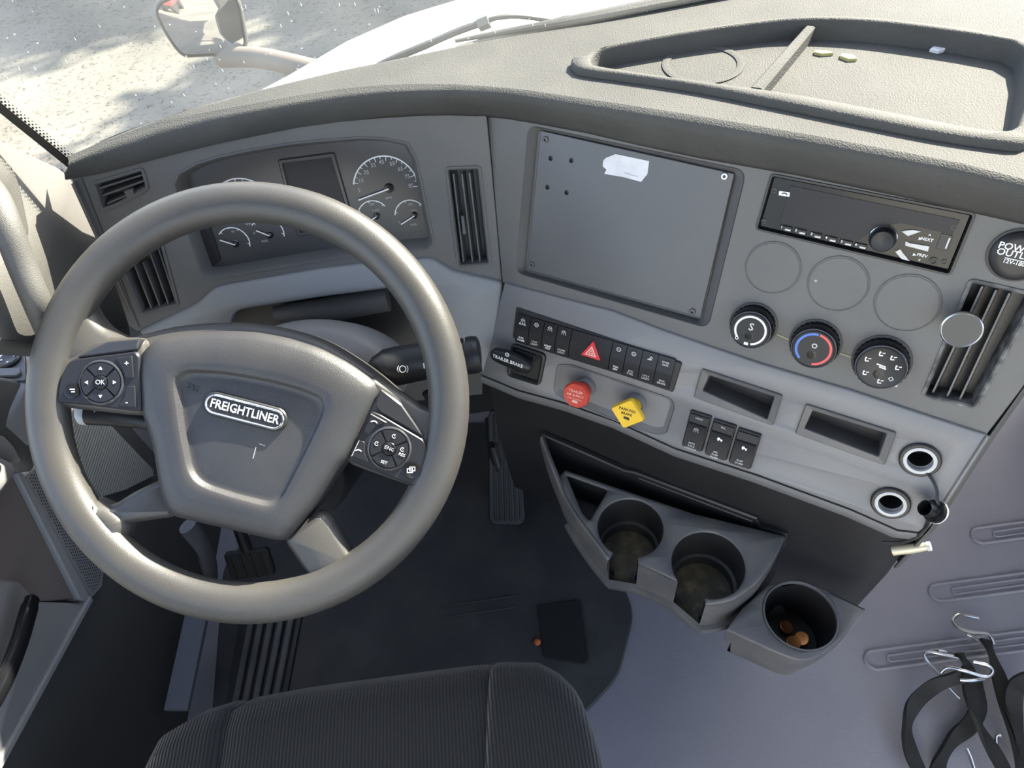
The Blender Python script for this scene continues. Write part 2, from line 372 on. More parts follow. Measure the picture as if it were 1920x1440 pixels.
# carry on past the stack to the passenger side
crest += [V((.775, -.075, 1.032)), V((.83, -.05, 1.032)), V((.845, .08, 1.032)), V((.875, .255, 1.032)), V((1.2, .285, 1.032)), V((1.45, .23, 1.032))]
joint += [V((.79, -.045, .965)), V((.84, -.03, .965)), V((.858, .09, .965)), V((.885, .27, .965)), V((1.2, .305, .965)), V((1.45, .25, .96))]
rings = []
for i in range(len(crest)):
    c, j = crest[i], joint[i]
    a = (crest[min(i+1, len(crest)-1)]-crest[max(i-1, 0)]); a.z = 0; a.normalize()
    o = V((a.y, -a.x, 0))                       # towards the driver
    m1 = j.lerp(c, .4)+o*.012; m2 = j.lerp(c, .75)+o*.011; m3 = j.lerp(c, .93)+o*.0055
    rings.append([j-o*.025+Z3*.004, j+o*.002-Z3*.001, j+o*.009-Z3*.003, j.lerp(c, .1)+o*.012, m1, m2, m3, c+o*.001-Z3*.0012, c-o*.006+Z3*.001])
loft('brow', rings, BROW, dash, closed=False, ang=70)
# --- flat top pad with the tray opening
TOP = flat(1.0335)
tray_in = spl2([(1107, 112), (1120, 96), (1160, 84), (1310, 58), (1430, 42), (1485, 37), (1560, 36), (1660, 42), (1810, 61), (1900, 76)], 5) + [(1925, 90), (1932, 120), (1922, 200), (1912, 232)] + spl2([(1900, 240), (1875, 243), (1810, 235), (1660, 206), (1510, 178), (1395, 161), (1260, 143), (1150, 127), (1112, 120)], 4)
tin = flat(1.041).P(tray_in)
def xy(p): return (p.x, p.y)
NS = 14                                          # split: a narrow strip on the left, a flat sheet with the tray opening on the right
cl_ = [r[8] for r in rings[:NS]]; bl = [p for p in base if p.x <= cl_[-1].x+.004]; bx = [bl[0].x+(bl[-1].x-bl[0].x)*i/(NS-1) for i in range(NS)]
def base_at(x):
    for a, b in zip(base, base[1:]):
        if a.x <= x <= b.x: return a.lerp(b, (x-a.x)/max(b.x-a.x, 1e-9))
    return base[0]
far = [base_at(max(c.x+(bl[0].x-cl_[0].x)*(1-k/(NS-1)), base[0].x)) for k, c in enumerate(cl_)]
far[-1] = base_at(cl_[-1].x)
loft('top_pad_strip', [[c.lerp(f, q) for c, f in zip(cl_, far)] for q in (0, .33, .66, 1)], BROW, dash, closed=False, ang=80)
pad_out = [xy(r[8]) for r in rings[NS-1:]] + [(1.45, .24)] + [xy(p) for p in reversed(base) if p.x > far[-1].x+.002] + [xy(far[-1])]
po = ccw(pad_out); hole = list(reversed(ccw(tin)))
P3 = [V((x, y, 1.033)) for x, y in po+hole]
tri = tessellate_polygon([[V((x, y, 0)) for x, y in po], [V((x, y, 0)) for x, y in hole]])
mk('top_pad', P3, [tuple(t) for t in tri], BROW, dash, ang=0)

# --- stack facia (dark)
s_out = S.P([(912, 207), (1000, 218), (1100, 236), (1200, 259), (1320, 284), (1500, 315), (1680, 351), (1830, 384), (2110, 446), (1913, 733), (1849, 817), (1594, 733), (1428, 684), (1336, 653), (1240, 620), (1149, 585), (1077, 567), (942, 530)])
scr_o = S.P([(991, 235), (1399, 320), (1327, 615), (967, 511)]); scr_o = rnd(scr_o, .012)
rad_o = rnd(S.P([(1447, 327), (1828, 401), (1781, 515), (1418, 429)]), .004)
vr_q = [(1819, 523), (1948, 552), (1830, 765), (1728, 742)]
vr_o = rnd(S.P(vr_q), .007)
plate('stack_fascia', S, s_out, DARK, dash, holes=[scr_o, rad_o, vr_o], h=0, t=.004, bev=.001)
# deep tray the cover sits in
scr_i = rnd(S.P([(1010, 243), (1379, 323), (1315, 599), (985, 509)], -.013), .006)
loft('screen_surround', [[S.at(p, h) for p in q] for q, h in ((ccw(scr_o), 0), (ccw(scr_i), -.013), (inset(ccw(scr_i), .004), -.0135))], DARK, dash, cap1=True, ang=40)
# --- cluster facia
k_out = K.P([(128, 326), (183, 315), (333, 276), (480, 243), (640, 216), (790, 205), (912, 207), (942, 530), (850, 510), (809, 486), (695, 495), (599, 507), (420, 538), (400, 544), (369, 572), (300, 605), (258, 622), (241, 611), (208, 513), (174, 435), (150, 369)])
cl_px = [(345, 422), (376, 508), (381, 519), (391, 524), (420, 521), (657, 481), (803, 467), (812, 461), (813, 450), (781, 298), (764, 268), (720, 259), (678, 257), (609, 262), (540, 269), (472, 280), (410, 293), (369, 306), (335, 325), (326, 345)]
cl_o = K.P(cl_px)
vc_q = [(836, 314), (900, 312), (920, 496), (859, 501)]; vu_q = [(173, 343), (268, 315), (279, 354), (219, 386), (190, 396)]; vl_q = [(207, 455), (297, 428), (336, 572), (266, 591)]
plate('cluster_fascia', K, k_out, DARK, dash, holes=[cl_o, rnd(K.P(vc_q), .004), rnd(K.P(vu_q), .004), rnd(K.P(vl_q), .004)], h=0, t=.004, bev=.001)
plate('fascia_joint', K, bar2(K.px(153, 331), K.px(262, 612), .0012), BLACK, dash, h=.0004, t=.001, bev=0)
# arch step above the cluster
plate('end_cap', Fr(K.at(K.px(135, 330)), (0, -1, 0), (-1, 0, 0)), [(.010, -.004), (-.012, -.010), (-.06, -.09), (-.09, -.2), (.068, -.185)], DARK, dash, h=.001, t=.004)
# --- light grey lower band: wing below the cluster, then the switch panel of the stack
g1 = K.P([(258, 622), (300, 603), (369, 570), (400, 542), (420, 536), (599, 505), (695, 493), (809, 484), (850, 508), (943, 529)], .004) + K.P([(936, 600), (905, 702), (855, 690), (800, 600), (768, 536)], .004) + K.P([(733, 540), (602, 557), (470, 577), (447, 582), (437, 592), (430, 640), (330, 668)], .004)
plate('accent_wing', K, rnd(g1, .006, 3), mat('skylit grey plastic', (.225, .23, .24), .45, grain=(900, .2)), dash, h=.006, t=.014, bev=.003, ang=50)  # same plastic as the switch panel, lightened to paint in skylight
GP = [(945, 531), (1077, 566), (1149, 584), (1240, 619), (1336, 652), (1428, 683), (1594, 732), (1849, 816), (1770, 938), (1734, 992), (1722, 999), (1682, 994), (1594, 955), (1417, 890), (1266, 841), (1198, 810), (1150, 788), (1056, 755), (969, 731), (902, 703)]
pk1o = [(1316, 691), (1468, 741), (1449, 799), (1300, 745)]; pk1i = [(1329, 703), (1453, 744), (1439, 788), (1316, 733)]
pk2o = [(1511, 757), (1682, 811), (1659, 873), (1490, 813)]; pk2i = [(1523, 769), (1664, 813), (1648, 858), (1507, 804)]
sk = [((1725, 861), .0205), ((1670, 942), .0205)]
h_ = .004
vp_q = [(1045, 684), (1070, 684), (1258, 748), (1264, 763), (1248, 813), (1226, 814), (1056, 748), (1038, 735)]
vp_o = rnd(S.P(vp_q, h_), .006)
holes = [rnd(S.P(pk1i, h_), .002), rnd(S.P(pk2i, h_), .002)] + [circ(S.px(*c, h_), r*.78) for c, r in sk] + [vp_o]
plate('switch_panel', S, S.P(GP, h_), GREY, dash, holes=holes, h=h_, t=.012, bev=.002, ang=50)
vp_i = inset(ccw(vp_o), .006)
loft('valve_recess', [[S.at(p, h) for p in q] for q, h in ((ccw(vp_o), h_-.001), (vp_i, -.003))], GREY, dash, cap1=True, ang=40)
# rounded lip under the grey band
lipT = [(902, 705), (969, 733), (1056, 757), (1150, 790), (1198, 812), (1266, 843), (1417, 892), (1594, 957), (1682, 996), (1724, 1001), (1737, 992)]
lt = [hit(x, y, S.n, S.o+S.n*.003) for x, y in lipT]
loft('lower_lip', [[p-S.n*.004, p, p-S.v*.004+S.n*.0005, p-S.v*.012-S.n*.003, p-S.v*.018-S.n*.011, p-S.v*.019-S.n*.03] for p in lt], mat('lip grey', (.12, .12, .122), .5, grain=(900, .2)), dash, closed=False, ang=60)
# dark lower body below the lip (vertical faces down to the cup console)
lowW = []
for p in lt: lowW.append(p - S.v*.014 + V((sin(AZ), cos(AZ), 0))*.022)
loft('lower_body', [[p, V((p.x, p.y, .50)), V((p.x+.02*sin(AZ), p.y+.02, .30)), V((p.x+.10, p.y+.2, .02))] for p in lowW], BLACK, dash, closed=False, ang=40)
# right-hand end wall of the stack (its front edge catches the sun)
e0, e1, e2 = hit(2110, 446, S.n, S.o), hit(1849, 817, S.n, S.o), hit(1737, 992, S.n, S.o)
fwd = V((.10, 1, 0)).normalized(); rt = V((.995, -.0995, 0))
endp = [e0, e1, e2, V((lowW[-1].x, lowW[-1].y, .52))]
loft('end_wall', [[p+rt*.0035-S.n*.004, p+rt*.0035+S.n*.001, p+rt*.007+S.n*.0015, p+rt*.0105-S.n*.001, p+rt*.0105+fwd*.3] for p in endp], TRIMW, dash, closed=False, ang=40)
plate('grey_end_chamfer', S, S.P([(1849, 817), (1857, 820), (1776, 945), (1737, 996), (1733, 992), (1770, 938)], .002), GREY, dash, h=.002, t=.006, bev=.0015)
loft('trim_10', [[p+V((0, .002, -.001)) for p in base], [p+V((0, .03, -.06)) for p in base], [V((p.x, .61, .55)) for p in base]], BLACK, closed=False, kind='structure', ang=40)
# passenger-side body and knee panels that close the dash off below
mk('passenger_body', *rings_geo([[V((.85, .06, 1.0)), V((.88, .265, 1.0)), V((1.2, .30, 1.0)), V((1.5, .25, 1.0))], [V((.86, .10, .66)), V((.90, .30, .66)), V((1.2, .335, .66)), V((1.5, .3, .66))], [V((.88, .4, .5)), V((.99, .4, .5)), V((1.2, .4, .5)), V((1.5, .4, .5))]], closed=False), DARK, dash, ang=40)
plate('knee_panel', K, K.P([(258, 622), (470, 560), (770, 500), (905, 600), (905, 740), (700, 760), (300, 700)], -.05), BLACK, dash, h=-.05, t=.01)
tube('column_sleeve', [hit(515, 588, K.n, K.at((0, 0), -.028)), hit(620, 580, K.n, K.at((0, 0), -.028)), hit(728, 560, K.n, K.at((0, 0), -.028))], [.010, .017, .017], DARK, dash, n=16)

# --- storage tray let into the top
tray = thing('dash_tray', 'shallow two-bay storage tray let into the top of the dashboard below the windscreen', 'tray', V((.6, .25, 1.03)))
TR_ = flat(1.041)
t_out = TR_.P(spl2([(1070, 117), (1074, 106), (1092, 103), (1107, 95), (1160, 79), (1310, 51), (1430, 36), (1485, 31), (1560, 29), (1660, 34), (1810, 52), (1925, 74)], 5) + [(1950, 92), (1955, 120), (1945, 225), (1935, 262)] + spl2([(1920, 268), (1885, 266), (1760, 248), (1610, 219), (1460, 189), (1310, 160), (1180, 141), (1110, 132), (1082, 127)], 4))
t_in = TR_.P(tray_in)
plate('tray_rim', TR_, t_out, BROW, tray, holes=[t_in], h=0, t=.0085, bev=.0025, ang=50)
fz = 1.0205
t_fl = [(x*.985+.6*.015, y*.97+.17*.03) for x, y in tin]
loft('tray_wall', [[V((x, y, 1.038)) for x, y in ccw(tin)], [V((x, y, fz)) for x, y in inset(ccw(tin), .004)]], BROW, tray, ang=40)
plate('tray_floor', flat(fz), inset(ccw(tin), .0035), BROW, tray, h=0, t=.004, bev=0)
dv = flat(1.036)
plate('tray_divider', dv, dv.P([(1512, 46), (1530, 48), (1430, 168), (1405, 164)]), BROW, tray, h=0, t=.017, bev=.002)
TFL = flat(fz)
c0 = TFL.px(1318, 121); lathe('speaker_ring', TFL, c0, [(.044, 0), (.044, .0012), (.040, .0016), (.036, .0010), (.036, 0)], BROW, tray, n=40)
for q in ([(1527, 98), (1556, 100), (1562, 104), (1540, 106), (1526, 103)], [(1576, 104), (1600, 107), (1606, 115), (1590, 116), (1574, 110)]):
    plate('foam_residue', TFL, TFL.P(q), mat('foam', (.40, .36, .15), .9), tray, h=.003, t=.003, bev=.0008)
sc_ = plate('paper_scrap', TFL, TFL.P([(1742, 97), (1752, 89), (1768, 90), (1772, 97), (1758, 101)]), PAPER, h=.004, t=.004, bev=.001)
tag(sc_, 'small torn white scrap lying in the right bay of the tray', 'scrap')

# --- air vents
def vent(label, fr, quad, lines, depth=.022, tab=None, rim=.003, rimm=DARK):
    q = rnd(fr.P(quad), .005); c = (sum(p[0] for p in q)/len(q), sum(p[1] for p in q)/len(q))
    t = thing('air_vent', label, 'vent', fr.m @ Matrix.Translation(V((c[0], c[1], 0))))
    q = ccw(q)
    loft('frame', [[fr.at(p, h) for p in r] for r, h in ((inset(q, -.0012), .0002), (inset(q, -.001), .0016), (inset(q, rim*.5), .0022), (inset(q, rim), .0005), (inset(q, rim+.002), -depth))], rimm, t, ang=30)
    plate('duct', fr, inset(q, rim), GLOSS if False else BLACK, t, h=-depth, t=.002, bev=0)
    for a, b in lines:
        A, B = fr.at(fr.px(*a, -.004), -.004), fr.at(fr.px(*b, -.004), -.004); d = (B-A).normalized(); sd = d.cross(fr.n)
        w_ = .0009; bk = fr.n*(-.014)
        vs = [A+sd*w_, A-sd*w_, A-sd*w_*.6+bk-sd*.004, A+sd*w_*.6+bk-sd*.004, B+sd*w_, B-sd*w_, B-sd*w_*.6+bk-sd*.004, B+sd*w_*.6+bk-sd*.004]
        mk('slat', vs, [(0, 1, 2, 3), (7, 6, 5, 4), (0, 4, 5, 1), (1, 5, 6, 2), (2, 6, 7, 3), (3, 7, 4, 0)], CUPM, t, ang=0)
    if tab: plate('tab', fr, rnd(fr.P(tab), .001), CUPM, t, h=.0015, t=.006, bev=.0008)
    return t
vent('upright centre air vent between the gauge cluster and the screen cover', K, vc_q, [((850, 326), (869, 491)), ((866, 326), (886, 492)), ((880, 324), (900, 492))], tab=[(864, 405), (870, 404), (874, 439), (868, 440)])
vent('small side-window air vent with level slats at the top left end of the dashboard', K, vu_q, [((184, 354), (270, 327)), ((192, 367), (273, 338)), ((201, 382), (276, 350))], tab=[(232, 358), (248, 353), (254, 370), (240, 376)])
vent('lower left air vent with upright slats seen through the wheel', K, vl_q, [((247, 484), (286, 584)), ((268, 492), (302, 580)), ((274, 455), (317, 574)), ((291, 448), (330, 566))], tab=[(252, 475), (258, 473), (263, 490), (257, 492)])
vr = vent('tall worn air vent at the right end of the centre stack', S, vr_q, [((1842, 537), (1749, 736)), ((1868, 544), (1776, 743)), ((1893, 550), (1799, 750))], rimm=mat('scuffed frame', (.05, .05, .052), .5, mott=(70, (.30, .29, .28), .7)))

# --- screen cover
bp = thing('screen_cover', 'blank dark cover plate screwed over the screen opening, with a torn sticker', 'cover', S.m @ Matrix.Translation(V((*S.px(1180, 420), -.012))))
cover_q = rnd(S.P([(1014, 245), (1377, 326), (1313, 595), (988, 506)], -.008), .002)
hl = [circ(S.px(x, y, -.008), .0026, 14) for x, y in ((1032, 297), (1071, 301), (1026, 351), (1062, 361))]
plate('plate', S, cover_q, mat('painted cover', (.080, .080, .086), .38, grain=(1500, .12), mott=(5, (.11, .11, .115), .5)), bp, holes=hl, h=-.008, t=.002, bev=.0006)
plate('hole_backing', S, cover_q, BLACK, bp, h=-.0115, t=.0008, bev=0)
for x, y in ((1022, 262), (1358, 331), (1298, 585), (997, 497)):
    s_ = lathe('screw', S, S.px(x, y, -.006), [(.0038, -.0082), (.0038, -.0068), (.0032, -.0058), (.0018, -.0057), (.0016, -.0068)], STEEL if (x > 1300 and y < 400) else CUPM, bp, n=16)
plate('torn_sticker', S, S.P([(1131, 301), (1136, 296), (1154, 289), (1217, 302), (1214, 326), (1202, 341), (1168, 332), (1133, 326), (1137, 318), (1130, 312)], -.0075), PAPER, bp, h=-.0075, t=.0006, bev=.0001, label='torn white sticker')
for i, (x, y) in enumerate(((1178, 326), (1186, 329), (1194, 331))): plate('printed_line', S, bar2(S.px(x-7, y-2, -.0073), S.px(x+2, y, -.0073), .0008), DIMW, bp, h=-.0073, t=.0003, bev=0)

# --- radio
ra = thing('car_radio', 'black single-slot radio with a round volume knob in the centre stack', 'radio', S.m @ Matrix.Translation(V((*S.px(1620, 420), 0))))
ro = ccw(rad_o)
loft('bezel', [[S.at(p, h) for p in q] for q, h in ((inset(ro, -.0014), .0003), (inset(ro, -.001), .0018), (inset(ro, .001), .0018), (inset(ro, .002), -.006))], BLACK, ra, ang=30)
face = inset(ro, .0022)
plate('face', S, face, GLOSS, ra, h=-.004, t=.004, bev=.0008)
plate('display', S, S.P([(1482, 348), (1800, 412), (1786, 440), (1690, 418), (1655, 424), (1625, 440), (1605, 452), (1462, 417)], -.0035), SCREEN, ra, h=-.0034, t=.0008, bev=.0002)
hh = -.002
for i, (x, y) in enumerate(((1473, 429), (1500, 435), (1529, 442), (1557, 449), (1586, 456), (1613, 462))):
    c = S.px(x, y, hh); bt = plate('preset_button', S, rnd([(c[0]-.0062, c[1]-.0027), (c[0]+.0062, c[1]-.0027), (c[0]+.0062, c[1]+.0027), (c[0]-.0062, c[1]+.0027)], .001, 2), SATIN, ra, h=hh, t=.003, bev=.0005)
    text(str(i+1), S, (c[0]-.0042, c[1]+.001), .0038, WHITE, bt, h=hh+.0002)
    plate('button_mark', S, bar2((c[0]-.0005, c[1]-.0008), (c[0]+.0052, c[1]-.0008), .0017), KEYS, bt, h=hh+.0002, t=.0004, bev=0)
kc = S.px(1655, 448); kn = lathe('volume_knob', S, kc, [(.0125, -.004), (.0125, -.001), (.0112, 0), (.0108, .009), (.0098, .0105), (.006, .0095), (0, .009)], SATIN, ra, n=36, ripple=.02)
lathe('knob_ring', S, kc, [(.0128, -.004), (.0128, -.0015), (.0122, -.001)], CHROME, kn, n=36)
for q in ([(1690, 434), (1700, 432), (1712, 431), (1728, 434), (1702, 443)], [(1698, 452), (1706, 456), (1743, 462), (1740, 472), (1697, 461)], [(1678, 472), (1688, 467), (1693, 474), (1706, 490), (1690, 486)]):
    plate('function_key', S, S.P(q, hh), KEYS, ra, h=hh, t=.003, bev=.0004)
for s_, x, y, z in (('NEXT', 1738, 450, .0042), ('PREV', 1729, 480, .0042), ('^', 1743, 443, .005), ('v', 1724, 488, .004)): text(s_, S, S.px(x, y, hh), z, WHITE, ra, h=-.0035)
for a in ((1727, 448), (1716, 478)):
    c = S.px(*a, -.0035); plate('arrow_mark', S, [(c[0]-.002, c[1]-.0015), (c[0]+.001, c[1]), (c[0]-.002, c[1]+.0015)], WHITE, ra, h=-.0035, t=.0004, bev=0)
uq = S.P([(1765, 437), (1787, 442), (1777, 470), (1754, 466)], -.0035)
plate('usb_port', S, rnd(uq, .001, 2), BLACK, ra, h=-.0032, t=.0012, bev=.0003)
plate('usb_tongue', S, bar2(S.px(1781, 446, -.003), S.px(1773, 466, -.003), .0014), KEYS, ra, h=-.0026, t=.0008, bev=0)
lathe('aux_jack', S, S.px(1750, 490, -.003), [(.0038, -.004), (.0038, -.0025), (.0022, -.0025), (.0020, -.0036), (0, -.0036)], SATIN, ra, n=20)
plate('call_sticker', S, S.P([(1461, 358), (1481, 361), (1480, 369), (1460, 366)], -.003), WHITE, ra, h=-.0030, t=.0004, bev=0)
pp = S.px(1471, 364, -.003)
mk('call_mark', *arc_geo(S, (pp[0], pp[1]-.002), .0024, .0036, .5, 2.6, -.0027), INK, ra, ang=0)
for x, y in ((1452, 357), (1432, 415), (1789, 427), (1770, 492)):
    lathe('screw_hole', S, S.px(x, y, -.003), [(.0028, -.004), (.0028, -.0030), (.0016, -.0030), (.0014, -.0038), (0, -.0038)], BLACK, ra, n=16)

# --- three blanked gauge discs
for i, (x, y, r, lab) in enumerate(((1449, 502, .0283, 'left'), (1571, 532, .0293, 'middle'), (1701, 568, .0298, 'right'))):
    c = S.px(x, y)
    o = lathe('blank_disc', S, c, [(r+.0006, .0002), (r+.0004, .0010), (r-.0002, .0012), (r-.0008, .0004), (r-.0016, .0004), (r-.002, .0009), (0, .0009)], DARK, dash, n=56)
lathe('scuff_dot', S, S.px(1530, 526), [(.0016, .0008), (.0012, .0014), (0, .0015)], DIMW, dash, n=10)

# --- climate knobs
def knob(label, px, r):
    c = S.px(*px); t = thing('climate_knob', label, 'knob', S.m @ Matrix.Translation(V((*c, 0))))
    lathe('collar', S, c, [(r+.0025, .0002), (r+.0025, .0015), (r+.0006, .002), (r+.0006, .0002)], BLACK, t, n=40)
    lathe('grip', S, c, [(r, .001), (r, .013), (r*.965, .0165), (r*.90, .018)], GLOSS, t, n=56, ripple=.035)
    lathe('cap', S, c, [(r*.92, .013), (r*.90, .0188), (r*.85, .0200), (r*.80, .0194), (0, .0192)], SATIN, t, n=48, ang=25)
    lathe('cap_band', S, c, [(r*.925, .0180), (r*.915, .0188), (r*.90, .0190)], CUPM, t, n=48)
    lathe('centre_dimple', S, (c[0], c[1]-r*.28), [(r*.2, .0193), (r*.12, .0196), (0, .0194)], GLOSS, t, n=20)
    return t, c
R_ = radians
t, c = knob('fan speed knob with a white ring, leftmost of the three climate knobs', (1413, 608), .0236)
mk('fan_scale', *arc_geo(S, c, .0150, .0172, R_(-75), R_(222), .0197), WHITE, t, ang=0)
text('S', S, (c[0], c[1]+.004), .012, KEYS, t, h=.0195)
lathe('zero_mark', S, (c[0]-.0118, c[1]-.0125), [(.0020, .0192), (.0020, .0197), (.0012, .0197), (.0012, .0192)], WHITE, t, n=16)
plate('fan_mark', S, bar2((c[0]-.003, c[1]-.0162), (c[0]+.0015, c[1]-.0162), .003), WHITE, t, h=.0197, t=.0006, bev=0)
t, c = knob('temperature knob with a blue and red arc, middle of the three climate knobs', (1529, 642), .0246)
mk('cold_arc', *arc_geo(S, c, .0160, .0184, R_(88), R_(232), .0197), BLUEP, t, ang=0)
mk('warm_arc', *arc_geo(S, c, .0160, .0184, R_(-80), R_(84), .0197), REDP, t, ang=0)
lathe('defrost_mark', S, (c[0], c[1]+.004), [(.0030, .0192), (.0030, .0197), (.0019, .0197), (.0019, .0192)], KEYS, t, n=6)
t, c = knob('air direction knob with seated figure symbols, rightmost of the three climate knobs', (1653, 676), .0266)
for i, a in enumerate((105, 62, 18, -35, -75, 160, -140)):
    a = R_(a); x, y = c[0]+.0155*cos(a), c[1]+.0155*sin(a)
    if i in (3,):
        lathe('air_symbol', S, (x, y), [(.0028, .0192), (.0028, .0197), (.0018, .0197), (.0018, .0192)], KEYS, t, n=4); continue
    lathe('head_mark', S, (x-.0018, y+.0016), [(.0010, .0192), (.0010, .0197)], WHITE, t, n=8)
    mk('air_symbol', *join(plate_geo(S, bar2((x-.0022, y+.0004), (x-.0014, y-.0022), .0011), (), .0197, .0005, 0), plate_geo(S, bar2((x-.0016, y-.0020), (x+.0016, y-.0012), .0011), (), .0197, .0005, 0), plate_geo(S, bar2((x+.0004, y+.0012), (x+.0030, y+.0020), .0009), (), .0197, .0005, 0)), WHITE, t, ang=0)
mk('fan_symbol', *join(plate_geo(S, bar2((c[0]-.005, c[1]+.0034), (c[0]+.004, c[1]+.0022), .0014), (), .0197, .0005, 0), plate_geo(S, bar2((c[0]-.002, c[1]+.001), (c[0]+.005, c[1]), .0014), (), .0197, .0005, 0)), WHITE, t, ang=0)
for a, b in (((1458, 627), (1481, 637)), ((1575, 662), (1601, 671))):
    plate('pointer_line', S, bar2(S.px(*a), S.px(*b), .0013), mat('pointer', (.33, .31, .2), .6), dash, h=.0008, t=.0008, bev=0)
for x, y in ((1482, 644), (1680, 722)): lathe('pointer_dot', S, S.px(x, y), [(.0014, .0), (.0014, .0014), (0, .0016)], WHITE, dash, n=10)

# --- phone mount disc on the vent
C_ = S.at(S.px(1803, 619, .03), .03)
pm = thing('phone_mount', 'round magnetic phone mount disc clipped on the right air vent', 'phone mount', S.m @ Matrix.Translation(V((*S.px(1803, 619, .03), .0))))
c = S.px(1803, 619, .03)
lathe('disc', S, c, [(.0165, .024), (.0175, .025), (.0175, .029), (.0165, .0302)], MSHELL, pm, n=40)
lathe('rim_ring', S, c, [(.0178, .0278), (.0178, .0298), (.0168, .0305), (.0164, .0303), (.0164, .0290)], STEEL, pm, n=40)
tube('stalk', [S.at(c, .025), S.at((c[0]+.002, c[1]), .01), S.at((c[0]+.003, c[1]), -.008)], [.006, .005, .007], BLACK, pm, n=12)

# --- power outlet flap
po_ = thing('power_outlet_cap', 'round black power outlet flap at the right edge of the centre stack', 'outlet', S.m @ Matrix.Translation(V((*S.px(1908, 478), 0))))
c = S.px(1908, 478)
lathe('cap', S, c, [(.0225, .0003), (.0225, .005), (.020, .0072), (.015, .0080), (0, .0082)], SATIN, po_, n=44)
lathe('seat_ring', S, c, [(.0250, .0002), (.0250, .0016), (.0228, .0020)], BLACK, po_, n=44)
plate('pull_tab', S, rnd(S.P([(1862, 478), (1868, 470), (1878, 500), (1864, 506), (1853, 494)], .003), .002), BLACK, po_, h=.004, t=.004, bev=.001)
text('POWER', S, S.px(1908, 466, .008), .0088, WHITE, po_, h=.0082)
text('OUTLET', S, S.px(1906, 478, .008), .0086, WHITE, po_, h=.0082)
plate('underline', S, bar2(S.px(1884, 483, .008), S.px(1925, 492, .008), .0007), WHITE, po_, h=.0085, t=.0004, bev=0)
text('12V-180W', S, S.px(1907, 494, .008), .0052, WHITE, po_, h=.0082)

# ================================================================== GAUGE CLUSTER
cl = thing('gauge_cluster', 'recessed gauge cluster with white-ringed dials and a blank centre display behind the wheel', 'gauges', K.m @ Matrix.Translation(V((*K.px(600, 370), -.02))))
co = ccw(cl_o); D = -.022
loft('recess_wall', [[K.at(p, h) for p in q] for q, h in ((inset(co, -.0008), .0006), (inset(co, .0012), .0012), (inset(co, .003), -.001), (inset(co, .008), D))], DARK, cl, ang=50)
plate('face', K, inset(co, .007), FACE, cl, h=D, t=.003, bev=0)
def circ3(a, b, c):
    (ax, ay), (bx, by), (cx, cy) = a, b, c; d = 2*(ax*(by-cy)+bx*(cy-ay)+cx*(ay-by))
    ux = ((ax*ax+ay*ay)*(by-cy)+(bx*bx+by*by)*(cy-ay)+(cx*cx+cy*cy)*(ay-by))/d
    uy = ((ax*ax+ay*ay)*(cx-bx)+(bx*bx+by*by)*(ax-cx)+(cx*cx+cy*cy)*(bx-ax))/d
    return (ux, uy), hypot(ax-ux, ay-uy)
def gauge(l, t_, r, needle, nt_, wd, small=True):
    A, B, C2 = (K.px(*q, D) for q in (l, t_, r)); c, rr = circ3(A, B, C2)
    a1 = atan2(A[1]-c[1], A[0]-c[0]) % (2*pi); a0 = atan2(C2[1]-c[1], C2[0]-c[0])
    if a0 > a1: a0 -= 2*pi
    gs = [arc_geo(K, c, rr-wd, rr, a0, a1, D+.001, .001)]
    for i in range(nt_+1):
        a = a0+(a1-a0)*(i+.3)/(nt_+.6); k_ = .14 if i % 2 == 0 else .08
        gs.append(plate_geo(K, bar2((c[0]+(rr-wd)*cos(a), c[1]+(rr-wd)*sin(a)), (c[0]+rr*(1-k_-.02)*cos(a), c[1]+rr*(1-k_-.02)*sin(a)), .0007), (), D+.001, .001, 0))
    ring = mk('dial_ring', *join(*gs), RINGW, cl, ang=0)
    n0, n1 = (K.px(*q, D+.003) for q in needle)
    mk('needle', *join(plate_geo(K, bar2(n0, n1, .0016 if not small else .0013), (), D+.004, .001, 0)), RINGW, cl, ang=0)
    lathe('needle_hub', K, n0, [(.006 if not small else .004, D+.0005), (.0055 if not small else .0036, D+.0035), (0, D+.004)], GLOSS, cl, n=20)
    return c, rr
gauge((661.8, 345.5), (721.4, 291), (786, 352), ((729, 354), (672, 375)), 16, .0016, False)
gauge((399, 398), (451, 333), (516, 380), ((452, 399), (405, 421)), 12, .0016, False)
gauge((671, 400), (699, 375), (722.6, 385.6), ((706, 406), (689, 417)), 4, .0012)
gauge((740, 403), (770, 374), (793, 385.6), ((777, 404.5), (752, 420.5)), 4, .0012)
gauge((410, 439), (434, 425.6), (469.5, 461.7), ((441, 459), (412, 450)), 4, .0012)
gauge((472, 422), (497.7, 407), (533.8, 443), ((505.6, 442), (480, 432)), 4, .0012)
for s_, x, y in (('5', 673.6, 357), ('15', 677, 339), ('25', 687, 323), ('35', 700, 310), ('45', 715.5, 304), ('55', 735.6, 307), ('65', 751, 317), ('75', 764, 331), ('85', 771, 348)):
    text(s_, K, K.px(x, y, D), .0068, DIMW, cl, h=D+.0004)
for s_, x, y, z in (('MPH', 729, 371, .004), ('120', 697, 383, .004), ('TRANS', 704, 394, .003), ('0', 749, 417, .004), ('150', 769, 383, .004), ('AXLE', 776, 394, .003), ('FUEL', 776, 421, .004), ('OIL', 443, 452, .003), ('60', 437, 434, .004), ('FUEL', 497, 452, .004), ('100', 504, 415, .004), ('0', 477, 437, .004), ('RPM', 466, 420, .004)):
    text(s_, K, K.px(x, y, D), z, DIMW, cl, h=D+.0004)
dsp = rnd(K.P([(521, 299), (627, 285), (668, 428), (558, 443)], D), .003)
plate('display_frame', K, dsp, FACE, cl, holes=[inset(ccw(dsp), .005)], h=D+.003, t=.003, bev=.0012)
